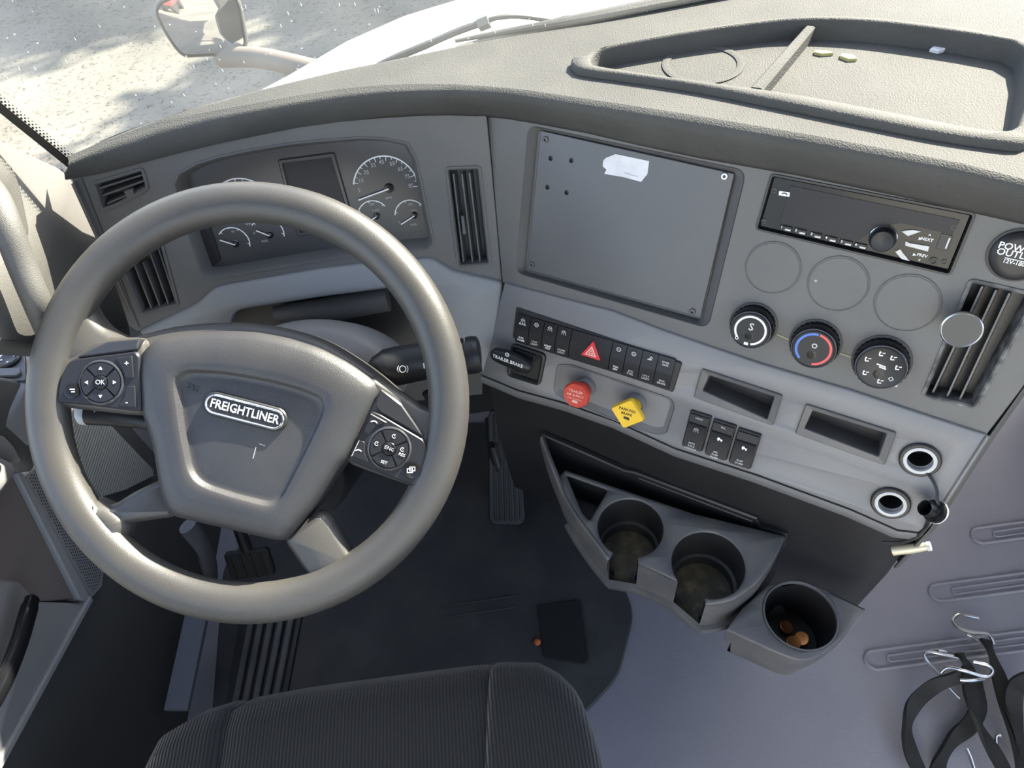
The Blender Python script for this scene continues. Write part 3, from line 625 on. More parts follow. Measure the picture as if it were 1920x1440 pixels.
plate('display', K, inset(ccw(dsp), .0045), SCREEN, cl, h=D+.0006, t=.001, bev=0)
plate('lamp_strip', K, K.P([(352, 428), (391, 410), (415, 486), (392, 505), (381, 500)], D), SCREEN, cl, h=D+.002, t=.003, bev=.0008)

# ================================================================== SWITCHES ON THE GREY BAND
sw = thing('switch_bank', 'long black bank of rocker switches with a red hazard triangle', 'switches', S.m @ Matrix.Translation(V((*S.px(1118, 655), .004))))
H0 = .006
hq = rnd(S.P([(968, 576), (1279, 680), (1262, 736), (961, 633)], H0), .003)
plate('housing', S, hq, BLACK, sw, h=H0+.001, t=.004, bev=.0012)
xs = [973, 998.5, 1023.7, 1048.8, 1075, 1151, 1178, 1207, 1236, 1267]
def line_y(x): return 577+(x-969)*.3355
ua = [S.px(x, line_y(x)+3, H0)[0] for x in xs]
vt = S.px(1118, 629, H0)[1]; vb = S.px(1105, 681, H0)[1]
words = [('SLPR', 'DOME'), ('UNIT', 'LIGHT'), ('LIGHT', 'TEST'), ('DOME', 'LIGHT'), None, ('FAN', 'REV'), ('ATC', 'CTRL'), ('UTLY', 'LIGHT'), ('ENG', 'BRAKE')]
def ic_lamp(x, y, h): return join(arc_geo(S, (x, y+.001), .0018, .0026, 0, pi, h, .0004), plate_geo(S, bar2((x-.0032, y+.001), (x+.0032, y+.001), .0008), (), h, .0004, 0), *[plate_geo(S, bar2((x+d, y), (x+d*1.5, y-.0026), .0007), (), h, .0004, 0) for d in (-.002, 0, .002)])
def ic_circle(x, y, h): return join(arc_geo(S, (x, y), .0021, .0030, 0, 2*pi-.01, h, .0004), plate_geo(S, bar2((x-.001, y+.0006), (x+.001, y-.0008), .0008), (), h, .0004, 0))
def ic_tri(x, y, h): return join(plate_geo(S, [(x-.0032, y-.0018), (x+.0032, y-.0018), (x+.0008, y+.0010)], (), h, .0004, 0), arc_geo(S, (x+.0018, y+.0014), .0010, .0018, 0, 6.27, h, .0004))
def ic_truck(x, y, h): return join(plate_geo(S, [(x-.0034, y-.001), (x+.0030, y-.001), (x+.0030, y+.0004), (x+.0006, y+.0004), (x-.0004, y+.0020), (x-.0030, y+.0020)], (), h, .0004, 0), plate_geo(S, circ((x-.0018, y-.0016), .0010, 10), (), h, .0004, 0), plate_geo(S, circ((x+.0020, y-.0016), .0010, 10), (), h, .0004, 0))
ics = [ic_lamp, ic_circle, ic_lamp, ic_lamp, None, ic_circle, ic_circle, ic_tri, None]
for i in range(9):
    a, b = ua[i]+.0005, ua[i+1]-.0005; vm = (vt+vb)/2; up_, md, lo = H0+.003, H0+.0064, H0+.0040
    sec = [(vt, H0), (vt, up_), (vm+.0012, md), (vm-.0012, md), (vb, lo), (vb, H0)]
    r1 = [S.at((a, v), h) for v, h in sec]; r2 = [S.at((b, v), h) for v, h in sec]
    rk = mk('rocker', *rings_geo([[p+S.u*.0 for p in r1], r2], True, True), SATIN, sw, ang=20)
    xm = (a+b)/2
    if words[i]:
        for q, s_ in enumerate(words[i]): text(s_, S, (xm, vb+.0096-.0036*q), .0036, WHITE if i in (0, 2, 5) else KEYS, rk, h=H0+.0064)
        if ics[i]: mk('icon', *ics[i](xm, vt-.0068, H0+.0060), KEYS, rk, ang=0)
        else:
            for q, s_ in enumerate(('OVER', 'RIDE')): text(s_, S, (xm, vt-.0055-.0036*q), .0036, KEYS, rk, h=H0+.0064)
        if i == 0: text('BUNK', S, (xm, vt-.011), .0036, WHITE, rk, h=H0+.0066)
    else:
        cx_, cy_ = S.px(1109, 659, H0+.007)
        tr = lambda r, y0: [(cx_+r*cos(pi/2+2*pi*j/3), y0+r*sin(pi/2+2*pi*j/3)) for j in range(3)]
        plate('hazard_triangle', S, rnd(tr(.0158, cy_-.001), .002, 3), REDT, rk, h=H0+.0082, t=.004, bev=.0008, label='red hazard warning triangle')
        mk('triangle_print', *join(plate_geo(S, ccw(tr(.0092, cy_-.001)), [tr(.0062, cy_-.001)], H0+.0086, .0005, 0), plate_geo(S, ccw(tr(.0042, cy_-.001)), [tr(.0022, cy_-.001)], H0+.0086, .0005, 0)), PINK, rk, ang=0)

# trailer hand brake
hb = thing('trailer_brake_lever', 'black hand brake paddle lettered in white, in a square surround left of the red knob', 'lever', S.m @ Matrix.Translation(V((*S.px(988, 685), .004))))
hs = rnd(S.P([(959, 642), (1025, 664), (1013, 724), (950, 704)], .006), .008)
loft('surround', [[S.at(p, h) for p in q] for q, h in ((ccw(hs), .0035), (inset(ccw(hs), .0006), .008), (inset(ccw(hs), .003), .0095), (inset(ccw(hs), .005), .008), (inset(ccw(hs), .0065), .0045))], BLACK, hb, cap1=True, ang=40)
plate('slide_plate', S, rnd(S.P([(965, 654), (1004, 667), (1000, 684), (963, 672)], .008), .003), SATIN, hb, h=.0085, t=.005, bev=.001)
hp = .030
plate('paddle', S, rnd(spl2(S.P([(918, 660), (924, 657), (948, 662), (975, 674), (992, 687), (991, 697), (972, 696), (945, 688), (922, 676), (917, 667)], hp), 3), .001, 1), BLACK, hb, h=hp, t=.010, bev=.0025, ang=60)
tube('stem', [S.at(S.px(985, 692, .008), .004), S.at(S.px(972, 688, .02), .022)], [.008, .006], BLACK, hb, n=12)
pa, pb = S.px(925, 667, hp), S.px(985, 689, hp)
text('TRAILER BRAKE', S, S.px(952, 677, hp), .0068, WHITE, hb, rot=atan2(pb[1]-pa[1], pb[0]-pa[0]), h=hp+.0003, sx=.95)
mk('air_symbol', *ic_circle(*S.px(951, 665, hp), hp+.0004), WHITE, hb, ang=0)

# air valves
def valve(label, base_px, face_px, m, shape, ink, lines):
    c = S.px(*base_px, -.003); t = thing('air_valve_knob', label, 'knob', S.m @ Matrix.Translation(V((*c, -.003))))
    lathe('collar', S, c, [(.0140, -.003), (.0135, .004), (.0115, .0065), (.0100, .0060), (.0095, -.002)], GREY, t, n=36)
    lathe('stem', S, c, [(.0098, -.003), (.0098, .017), (.0105, .022)], m, t, n=28)
    f = S.px(*face_px, .03); f = (c[0]*.45+f[0]*.55, c[1]*.45+f[1]*.55)
    if shape == 8: q = [(f[0]+.0185*cos(pi/8+pi*j/4), f[1]+.0185*sin(pi/8+pi*j/4)) for j in range(8)]
    else:
        q = [(f[0]+.0225*cos(a), f[1]+.0225*sin(a)) for a in (R_(-3), R_(87), R_(177), R_(267))]
    q = rnd(q, .004 if shape == 4 else .0025, 4)
    loft('button', [[S.at(p, h) for p in r] for r, h in ((inset(ccw(q), .003), .0205), (ccw(q), .0225), (ccw(q), .0285), (inset(ccw(q), .0012), .030), (inset(ccw(q), .0024), .0298))], m, t, cap0=True, cap1=True, ang=40)
    y = .0062
    for s_, z in lines:
        text(s_, S, (f[0]-.0005, f[1]+y), z, ink, t, h=.0300, rot=R_(2)); y -= z*1.12
    plate('trailer_symbol', S, rnd([(f[0]-.0035, f[1]+y-.002), (f[0]+.004, f[1]+y-.0025), (f[0]+.004, f[1]+y+.001), (f[0]-.0035, f[1]+y+.0012)], .0008, 2), ink, t, h=.0303, t=.0005, bev=0)
    return t
valve('red octagonal trailer air supply knob below the hazard switch', (1099, 724), (1077, 741), RED, 8, PINK, (('TRAILER', .0052), ('AIR SUPPLY', .0046), ('PUSH TO SUPPLY', .0026)))
valve('yellow diamond shaped parking brake knob right of the red knob', (1193, 754), (1174, 778), YEL, 4, INK, (('PARKING', .0052), ('BRAKE', .0048)))

# open pockets
def pocket(label, o, i):
    t = thing('switch_pocket', label, 'pocket', S.m @ Matrix.Translation(V((*S.px(sum(p[0] for p in o)/4, sum(p[1] for p in o)/4), .004))))
    qo, qi = ccw(rnd(S.P(o, .006), .003)), ccw(rnd(S.P(i, .006), .002))
    loft('frame', [[S.at(p, h) for p in q] for q, h in ((qo, .0035), (inset(qo, .0004), .0062), (inset(qo, .0012), .0068), (qi, .0058), (inset(qi, .0008), .0045), (inset(qi, .0012), -.028))], CUPM, t, cap1=False, ang=30)
    plate('back', S, inset(qi, .001), BLACK, t, h=-.027, t=.002, bev=0)
pocket('empty framed rectangular pocket above the three small rockers', pk1o, pk1i)
pocket('empty framed rectangular pocket left of the power sockets', pk2o, pk2i)

# three loose rockers
def rocker3(label, q, w3):
    t = thing('rocker_switch', label, 'switch', S.m @ Matrix.Translation(V((*S.px(*q[3]), .004))))
    Q = S.P(q, .006); u0 = (Q[0][0]+Q[3][0])/2; u1 = (Q[1][0]+Q[2][0])/2; v1 = (Q[0][1]+Q[1][1])/2; v0 = (Q[2][1]+Q[3][1])/2
    plate('frame', S, rnd([(u0, v0), (u1, v0), (u1, v1), (u0, v1)], .0015, 3), BLACK, t, h=.0075, t=.004, bev=.001)
    hh_ = v1-v0; sec = [(v1-.003, .007), (v1-.003, .0095), (v1-.26*hh_, .0105), (v1-.28*hh_, .013), (v0+hh_*.45, .0105), (v0+.003, .0135), (v0+.0015, .007)]
    rk = mk('rocker', *rings_geo([[S.at((u0+.0018, v), h) for v, h in sec], [S.at((u1-.0018, v), h) for v, h in sec]], True, True), SATIN, t, ang=20)
    um = (u0+u1)/2
    if w3[0]: text(w3[0], S, (um, v1-.0062), .0034, KEYS, rk, h=.0108)
    mk('icon', *w3[1](um, v0+hh_*.58, .0131), WHITE if w3[1] is ic_truck else DIMW, rk, ang=0)
    for k_, s_ in enumerate(w3[2]): text(s_, S, (um-.001, v0+.0108-.0040*k_), .0036, KEYS, rk, h=.0136)
rocker3('left rocker of the three small black switches, with a wheel symbol', [(1296, 768), (1335, 781), (1317, 846), (1278, 833)], ('LOCK', ic_lamp, ('INTR', 'AXLE', 'UNLOCK')))
rocker3('middle rocker of the three small black switches, with a white truck symbol', [(1339, 784), (1381, 798), (1363, 863), (1321, 849)], ('FILL', ic_truck, ('AIR', 'SUSP', 'DUMP')))
rocker3('right rocker of the three small black switches, without upper lettering', [(1385, 801), (1428, 815), (1408, 880), (1366, 864)], ('', ic_truck, ('SUSP', 'DUMP')))

# power sockets
def socket(label, px, r):
    c = S.px(*px, .004); t = thing('power_socket', label, 'socket', S.m @ Matrix.Translation(V((*c, .004))))
    lathe('flange', S, c, [(r, .0035), (r, .0065), (r*.93, .0078), (r*.80, .0078), (r*.78, .004)], BLACK, t, n=40)
    lathe('ring', S, c, [(r*.80, .004), (r*.79, .0086), (r*.72, .0092), (r*.62, .0086), (r*.60, -.002)], KEYS, t, n=40, label='pale metal ring')
    lathe('barrel', S, c, [(r*.61, .004), (r*.60, -.03), (0, -.03)], BLACK, t, n=32)
    return c
s1 = socket('upper power socket with its cap hanging from a strap', (1725, 861), .0205)
s2 = socket('lower power socket in the corner of the grey band', (1670, 942), .0205)
cp = thing('socket_cap', 'glossy black cap with a pale rim dangling on a strap from the upper socket', 'cap', S.m @ Matrix.Translation(V((*S.px(1755, 958), .02))))
A_ = S.at(S.px(1733, 952, .030), .030); ax = (S.at(S.px(1762, 962, .016), .016)-A_).normalized()
cf = Fr(A_, ax.cross(V((.3, .2, .9))), -ax)
lathe('barrel', cf, (0, 0), [(.0060, -.012), (.0074, -.001), (.0082, 0), (.0086, -.001), (.0088, -.014), (.0125, -.0145), (.0128, -.020), (.0110, -.022), (0, -.022)], GLOSS, cp, n=32)
lathe('rim', cf, (0, 0), [(.0128, -.0190), (.0131, -.0205), (.0120, -.0225), (.0105, -.0225)], KEYS, cp, n=32)
mk('strap', *join(tube_geo(spl([S.at(S.px(1738, 886, .008), .008), S.at(S.px(1750, 903, .012), .012), S.at(S.px(1757, 922, .016), .016), S.at(S.px(1757, 938, .02), .02), cf.at((.0, .009), -.016)], 4), .0022, 8, True, .5),
                  tube_geo(spl([cf.at((.002, -.010), -.015), S.at(S.px(1738, 984, .006), .006), S.at(S.px(1722, 1003, .003), .003), S.at(S.px(1690, 1017, -.004), -.004), S.at(S.px(1655, 1018, -.010), -.010)], 4), .0026, 8, True, .5)), BLACK, cp, ang=50)
st = thing('lever_stub', 'short pale metal stub poking out past the right end of the dash', 'stub', endp[2])
sa = hit(1712, 1028, S.n, S.o-S.n*.03); sb = hit(1745, 1024, S.n, S.o-S.n*.03)
tube('rod', [sa-(sb-sa)*1.2, sa, sa.lerp(sb, .5), sb.lerp(sa, .18)], [.006, .006, .0052, .0046], mat('brass stub', (.55, .50, .36), .35, .3), st, n=14)
tube('tip', [sb.lerp(sa, .2), sb], [.0056, .0056], KEYS, st, n=14)

# ================================================================== CUP CONSOLE
ZC = .53; C_F = flat(ZC)
cc = thing('cup_console', 'charcoal console with two slotted cup holders below the grey band', 'cup holder', V((.45, -.03, ZC)))
hc1, hc2 = C_F.px(1182, 988), C_F.px(1328, 1057); rc1, rc2 = .0445, .0468
def slot(c, r, pa, pb, k=40):
    a, b = C_F.px(*pa), C_F.px(*pb); aa, ab = atan2(a[1]-c[1], a[0]-c[0]), atan2(b[1]-c[1], b[0]-c[0])
    while ab > aa: ab -= 2*pi
    return [(c[0]+r*cos(aa+(ab-aa)*i/k), c[1]+r*sin(aa+(ab-aa)*i/k)) for i in range(k+1)]
arc1 = slot(hc1, rc1, (1148, 1036), (1197, 1046)); arc2 = slot(hc2, rc2, (1273, 1082), (1322, 1124))
fA = spl2(C_F.P([(1056, 923), (1072, 952), (1091, 982), (1118, 1018), (1143, 1047)]), 4)
fB = C_F.P([(1197, 1056), (1235, 1072), (1271, 1090)])
fC = spl2(C_F.P([(1323, 1133), (1345, 1131), (1376, 1123), (1402, 1106), (1424, 1088), (1445, 1058), (1462, 1030), (1473, 1008)]), 4)
back = C_F.P([(1471, 1004), (1300, 962), (1141, 908), (1060, 880), (1044, 895)])
outl = fA + arc1 + fB + arc2 + fC + back
tri_h = rnd(C_F.P([(1062, 890), (1140, 918), (1106, 976), (1092, 962)]), .004)
plate('top_deck', C_F, outl, CUPM, cc, holes=[tri_h], h=0, t=.006, bev=.0018, ang=50)
def wall(pts, z0, z1, name, m=CUPM, thick=.003):
    loft(name, [[V((x, y, z0)) for x, y in pts], [V((x, y, z1)) for x, y in pts]], m, cc, closed=False, ang=50)
for i, (c, r, arc, nm) in enumerate(((hc1, rc1, arc1, 'cup_well'), (hc2, rc2, arc2, 'cup_well'))):
    zb = ZC-.085
    w_ = [[V((x, y, ZC-.003)) for x, y in arc], [V((c[0]+(x-c[0])*.97, c[1]+(y-c[1])*.97, zb+.022)) for x, y in arc], [V((c[0]+(x-c[0])*.88, c[1]+(y-c[1])*.88, zb+.020)) for x, y in arc], [V((c[0]+(x-c[0])*.87, c[1]+(y-c[1])*.87, zb)) for x, y in arc]]
    loft(nm, w_, BLACK, cc, closed=False, ang=40)
    plate('well_floor', flat(zb), circ(c, r*1.02, 36), mat('dusty liner', (.05, .046, .036), .8, mott=(60, (.13, .11, .07), .8)), cc, h=.0005, t=.004, bev=0)
loft('pocket_wall', [[V((x, y, ZC-.002)) for x, y in ccw(tri_h)], [V((x, y, ZC-.05)) for x, y in inset(ccw(tri_h), .003)]], BLACK, cc, cap1=True, ang=40)
wall(fA, ZC-.004, ZC-.075, 'front_wall'); wall(fB, ZC-.004, ZC-.080, 'front_wall'); wall(fC, ZC-.004, ZC-.085, 'front_wall')
allf = fA + fB + fC
cen = V((sum(p[0] for p in allf)/len(allf), max(p[1] for p in allf)))
def out_(p, k): return (cen[0]+(p[0]-cen[0])*k, cen[1]+(p[1]-cen[1])*k)
lipf = [out_(p, 1.0) for p in fA[2:]] + [fB[0], fB[1], fB[2]] + fC
loft('lower_shell', [[V((*p, ZC-.070)) for p in [out_(q, .985) for q in lipf]], [V((*out_(q, 1.035), ZC-.072)) for q in lipf], [V((*out_(q, 1.045), ZC-.078)) for q in lipf], [V((*out_(q, 1.0), ZC-.098)) for q in lipf], [V((*out_(q, .80), ZC-.125)) for q in lipf], [V((*out_(q, .25), ZC-.130)) for q in lipf]], CUPM, cc, closed=False, ang=50)
# back plate against the dash body, running up to a pointed fin on the left
LWF = Fr(lowW[6], (cos(AZ), -sin(AZ), 0), _m)
bq = LWF.P([(1015, 815), (1100, 852), (1170, 883), (1188, 886), (1419, 973), (1426, 989), (1476, 1003), (1470, 1030), (1300, 980), (1141, 925), (1050, 905), (1033, 868)], .006)
plate('back_plate', LWF, bq, BLACK, cc, h=.006, t=.008, bev=.002)
plate('coin_slot', LWF, rnd(LWF.P([(1196, 896), (1412, 978), (1406, 1000), (1192, 918)], .007), .002), BLACK, cc, h=.0075, t=.003, bev=.001)
r0 = hit(1016, 818, LWF.n, LWF.o+LWF.n*.008)
rail = [r0, hit(1030, 858, Z3, V((0, 0, .551))), hit(1044, 893, Z3, V((0, 0, .539))), V((*fA[0], ZC)), V((*fA[6], ZC)), V((*fA[-3], ZC)), V((*fA[-1], ZC-.002))]
rr = spl(rail, 4); ox = V((-.84, -.54, 0))
loft('side_rail', [[p+ox*-.004-Z3*.001 for p in rr], [p+Z3*.0015 for p in rr], [p+ox*.003-Z3*.0005 for p in rr], [p+ox*.005-Z3*.012 for p in rr], [p+ox*-.002-Z3*.085 for p in rr]], CUPM, cc, closed=False, ang=45)

bn = thing('side_bin', 'single round charcoal cup bin with coins, lower right of the cup console', 'cup holder', V((.6, -.16, .49)))
BF = flat(.49); bc = BF.px(1501, 1153)
bo = BF.P([(1362, 1180), (1392, 1140), (1440, 1096), (1500, 1085), (1560, 1110), (1624, 1142)]) + spl2(BF.P([(1624, 1142), (1592, 1184), (1561, 1212), (1530, 1232), (1500, 1237), (1457, 1223), (1364, 1181)]), 5)[1:-1]
plate('deck', BF, bo, CUPM, bn, holes=[circ(bc, .0445, 44)], h=0, t=.006, bev=.0015, ang=50)
bo_s = ccw(bo)
loft('skirt', [[V((x, y, .487)) for x, y in bo_s], [V((x, y, .455)) for x, y in inset(bo_s, .001)], [V((x, y, .395)) for x, y in inset(bo_s, .012)]], CUPM, bn, cap1=True, ang=50)
loft('well', [[V((x, y, .489)) for x, y in circ(bc, .0450, 44)], [V((x, y, .403)) for x, y in circ(bc, .0385, 44)]], BLACK, bn, cap1=True, ang=40)
tube('rim_ring', [V((x, y, .4905)) for x, y in circ(bc, .0452, 44)]+[V((bc[0]+.0452, bc[1], .4905))], .0012, CUPM, bn, n=8, caps=False)
plate('joint_line', BF, bar2(BF.px(1556, 1112), BF.px(1621, 1143), .0012), BLACK, bn, h=.0006, t=.001, bev=0)
for i, (x, y, a) in enumerate(((1474, 1176, .35), (1503, 1197, -.3), (1488, 1205, .15))):
    p = hit(x, y, Z3, V((0, 0, .412+.003*i))); f_ = Fr(p, (1, 0, 0), (sin(a), .25*a-.1, cos(a)))
    lathe('coin', f_, (0, 0), [(.0090, 0), (.0095, .0004), (.0095, .0012), (.0088, .0016), (.0076, .0013)], COPPER, None, n=24)
    o = bpy.data.objects[-1] if False else sc.collection.objects[-1]
    tag(o, ('copper coin lying left in the side bin', 'copper coin leaning at the right in the side bin', 'copper coin lying nearest the front of the side bin')[i], 'coin', 'coins in the side bin')

# ================================================================== STEERING WHEEL
PXM = .735/FPX
sw_ = thing('steering_wheel', 'large worn dark grey steering wheel with four spokes and an oval badge', 'steering wheel', WH.m)
RM, RT_ = .2075, .0212
rings = []
for i in range(97):
    a = 2*pi*i/96; ca, sa_ = cos(a), sin(a)
    rings.append([WH.at(((RM+RT_*cos(b))*ca, (RM+RT_*cos(b))*sa_), RT_*.86*sin(b)) for b in [2*pi*k/18 for k in range(18)]])
loft('rim', rings, RIMM, sw_, ang=80)
def pw(pts, h): return WH.P(pts, h)
# spoke bodies
def spoke(name, pts, h, t, bev, m=RIMM, k=3):
    return plate(name, WH, rnd(pw(pts, h), .016 if k > 3 else .008, k), m, sw_, h=h, t=t, bev=bev, ang=60)
spoke('spoke', [(84, 660), (125, 668), (180, 632), (268, 632), (275, 700), (275, 780), (235, 778), (112, 764), (88, 760)], .008, .024, .006)
spoke('spoke', [(694, 700), (760, 742), (800, 770), (850, 760), (852, 830), (826, 900), (790, 920), (650, 870), (640, 830)], .008, .024, .006)
spoke('spoke', [(170, 946), (205, 950), (250, 922), (306, 896), (330, 970), (270, 978), (222, 985), (214, 1010), (190, 1000), (165, 975)], .004, .022, .006)
spoke('spoke', [(528, 1012), (592, 960), (610, 965), (668, 1062), (655, 1090), (610, 1118), (580, 1110), (578, 1085)], .004, .022, .006)
# fillets that swell the rim where the spokes meet it
for nm, pts in (('spoke_root', [(96, 570), (150, 548), (166, 585), (188, 612), (232, 634), (268, 642), (262, 672), (190, 676), (128, 690), (84, 720)]), ('spoke_root', [(738, 735), (778, 764), (806, 772), (824, 758), (834, 720), (860, 720), (858, 800), (842, 850), (812, 846), (796, 812), (752, 776)]),
                ('spoke_root', [(150, 930), (205, 955), (228, 972), (232, 990), (222, 1020), (216, 1060), (170, 1010)])):
    spoke(nm, pts, .006 if pts[0][0] != 150 else .010, .026, .010, RIMM, 4)
# upper crown of the hub body behind the cover
crown = spl2([(150, 655), (240, 632), (320, 612), (400, 604), (470, 605), (540, 616), (610, 640), (690, 690), (745, 735), (790, 772)], 4) + [(770, 790), (700, 760), (600, 720), (450, 690), (300, 690), (200, 690)]
plate('hub_crown', WH, pw(crown, -.004), RIMM, sw_, h=-.004, t=.04, bev=.008, ang=60)
# vinyl hub cover: domed edge, shallow centre field
cov = [(262, 690), (264, 664), (292, 636), (350, 624), (420, 620), (480, 622), (540, 633), (600, 652), (655, 680), (700, 712), (713, 726), (708, 745), (682, 800), (655, 858), (640, 872), (612, 915), (590, 950), (545, 1005), (534, 1014), (520, 1013), (420, 990), (325, 968), (310, 948), (299, 905), (288, 835), (270, 778), (265, 770)]
cin = [(322, 705), (345, 690), (420, 694), (500, 708), (570, 726), (612, 745), (612, 770), (590, 820), (560, 880), (530, 938), (516, 950), (500, 950), (440, 935), (385, 917), (362, 903), (350, 880), (336, 810)]
cc_ = WH.px(470, 815, 0); NP = 96
po1 = polar(rnd(pw(cov, .006), .008, 3), cc_, NP); pi1 = polar(rnd(pw(cin, .018), .010, 3), cc_, NP)
def lerp2(a, b, t): return [(p[0]+(q[0]-p[0])*t, p[1]+(q[1]-p[1])*t) for p, q in zip(a, b)]
def sc2(a, k): return [(cc_[0]+(p[0]-cc_[0])*k, cc_[1]+(p[1]-cc_[1])*k) for p in a]
hub_r = [(po1, -.03), (po1, -.006), (sc2(po1, .992), -.001), (lerp2(po1, pi1, .22), .0045), (lerp2(po1, pi1, .5), .0085), (lerp2(po1, pi1, .8), .0100), (pi1, .0098), (sc2(pi1, .975), .0080), (sc2(pi1, .945), .0042), (sc2(pi1, .92), .0028), (sc2(pi1, .85), .0030), (sc2(pi1, .5), .0045), (sc2(pi1, .1), .005)]
hub_r = [(q, h+(.010 if h > -.02 else 0)) for q, h in hub_r]
loft('hub_cover', [[WH.at(p, h) for p in q] for q, h in hub_r], HUBM, sw_, cap1=True, ang=70)
# worn scratches on the cover
hz = .0152
for a, b in (((474, 860), (480, 838)), ((486, 832), (497, 836))): plate('scratch', WH, bar2(WH.px(*a, hz), WH.px(*b, hz), .0008), DIMW, sw_, h=hz, t=.001, bev=0)
# badge
bc_ = WH.px(458, 772, .018); br = R_(-14.6)
def rot2(x, y, c=bc_, a=br): return (c[0]+x*cos(a)-y*sin(a), c[1]+x*sin(a)+y*cos(a))
def stad(hw, hh__, n=12): return [rot2(hw-hh__+hh__*cos(-pi/2+pi*i/n), hh__*sin(-pi/2+pi*i/n)) for i in range(n+1)] + [rot2(-(hw-hh__)+hh__*cos(pi/2+pi*i/n), hh__*sin(pi/2+pi*i/n)) for i in range(n+1)]
bd = plate('badge', WH, stad(.0440, .0126), BLACK, sw_, h=.0170, t=.006, bev=.0014, label='black oval badge')
mk('badge_ring', *plate_geo(WH, stad(.0412, .0104), [stad(.0388, .0082)], .0188, .003, .0008), CHROME, bd, ang=30, label='chrome badge ring')
text('FREIGHTLINER', WH, rot2(0, 0), .0128, CHROME, bd, rot=br, h=.0174, sx=.86)
text('FREIGHTLINER', WH, rot2(.0002, .0002), .0128, WHITE, bd, rot=br, h=.0177, sx=.86)
# airbag mark moulded top left
text('SRS', WH, WH.px(358, 728, .016), .008, HUBM, sw_, rot=R_(-20), h=.0145)

def pad(outl_, gloss, dc, dr, hpad=.013):
    p = plate('switch_pad', WH, rnd(pw(outl_, hpad), .003, 3), SATIN, sw_, h=hpad, t=.014, bev=.0018, label='black switch pad')
    plate('pad_shoulder', WH, rnd(pw(gloss, hpad), .002, 2), PIANO, sw_, h=hpad-.0005, t=.012, bev=.0015)
    c = WH.px(*dc, hpad+.001); r = dr*PXM
    lathe('dial_ring', WH, c, [(r*1.14, hpad-.0004), (r*1.13, hpad+.0008), (r*1.06, hpad+.0018), (r*1.02, hpad+.0016), (r*1.0, hpad-.0004)], PIANO, p, n=44)
    return p, c, r
def segs(p, c, r, rot_, h, m=SATIN):
    for k in range(4):
        a0, a1 = rot_+k*pi/2-.72, rot_+k*pi/2+.72
        mk('dial_button', *arc_geo(WH, c, r*.38, r*.97, a0, a1, h+.0020, .003, n=12), m, p, ang=0)
    lathe('centre_button', WH, c, [(r*.35, h), (r*.345, h+.0024), (r*.30, h+.0032), (r*.2, h+.0026), (0, h+.0024)], GLOSS, p, n=28)
def tri_m(p, c, a, r, h, s=.0021):
    x, y = c[0]+r*cos(a), c[1]+r*sin(a)
    plate('arrow', WH, [(x+s*cos(a+2*pi*j/3), y+s*sin(a+2*pi*j/3)) for j in range(3)], WHITE, p, h=h, t=.0005, bev=0)
hp_ = .013
p, c, r = pad([(106, 755), (108, 728), (114, 703), (128, 678), (142, 672), (254, 658), (262, 668), (263, 772), (240, 770), (180, 762)], [(150, 664), (200, 640), (262, 634), (256, 656), (142, 671)], (189.5, 717), 37)
segs(p, c, r, pi/2, hp_)
for k in range(4): tri_m(p, c, pi/2*k+.0, r*.68, hp_+.0025)
text('OK', WH, c, .0068, DIMW, p, h=hp_+.0028)
bt = lathe('back_button', WH, WH.px(136, 733, hp_), [(.0078, hp_), (.0076, hp_+.0014), (.006, hp_+.002), (0, hp_+.0020)], GLOSS, p, n=28)
q = WH.px(137, 732, hp_)
plate('mark', WH, bar2((q[0]-.002, q[1]+.0012), (q[0]+.003, q[1]+.0012), .0012), KEYS, bt, h=hp_+.0024, t=.0005, bev=0)
plate('mark', WH, bar2((q[0]-.0005, q[1]-.0014), (q[0]+.003, q[1]-.0014), .0012), KEYS, bt, h=hp_+.0024, t=.0005, bev=0)
for pts, s_, tx in (([(218, 671), (249, 667), (252, 709), (237, 709), (231, 692)], '+', (239, 682)), ([(239, 724), (254, 723), (256, 764), (222, 761), (233, 745)], '-', (239, 754))):
    b_ = plate('volume_button', WH, rnd(pw(pts, hp_), .0015, 2), SATIN, p, h=hp_+.0016, t=.003, bev=.0007)
    text(s_, WH, WH.px(*tx, hp_), .008, KEYS, b_, h=hp_+.0018)
p, c, r = pad([(696, 770), (712, 775), (795, 824), (803, 842), (800, 872), (787, 914), (775, 912), (652, 863), (656, 852)], [(702, 758), (713, 728), (752, 757), (796, 820), (785, 815), (712, 773)], (730, 841), 36)
RTL = R_(-22)
segs(p, c, r, pi/2+RTL, hp_)
text('ENG', WH, (c[0]+.0005, c[1]), .0055, DIMW, p, rot=RTL, h=hp_+.0028)
for s_, k in (('SET', 3), ('RES', 0)):
    a = RTL+k*pi/2; text(s_, WH, (c[0]+r*.70*cos(a), c[1]+r*.70*sin(a)-.001), .0044, KEYS, p, rot=RTL, h=hp_+.0024)
for k in (1, 2, 0):
    a = RTL+k*pi/2+(.0 if k in (1, 2) else .32); x, y = c[0]+r*.68*cos(a), c[1]+r*.68*sin(a)
    mk('cruise_mark', *join(arc_geo(WH, (x, y), .0015, .0022, .6, 5.6, hp_+.0025), plate_geo(WH, bar2((x, y), (x+.0012, y+.0014), .0006), (), hp_+.0025, .0005, 0)), KEYS, p, ang=0)
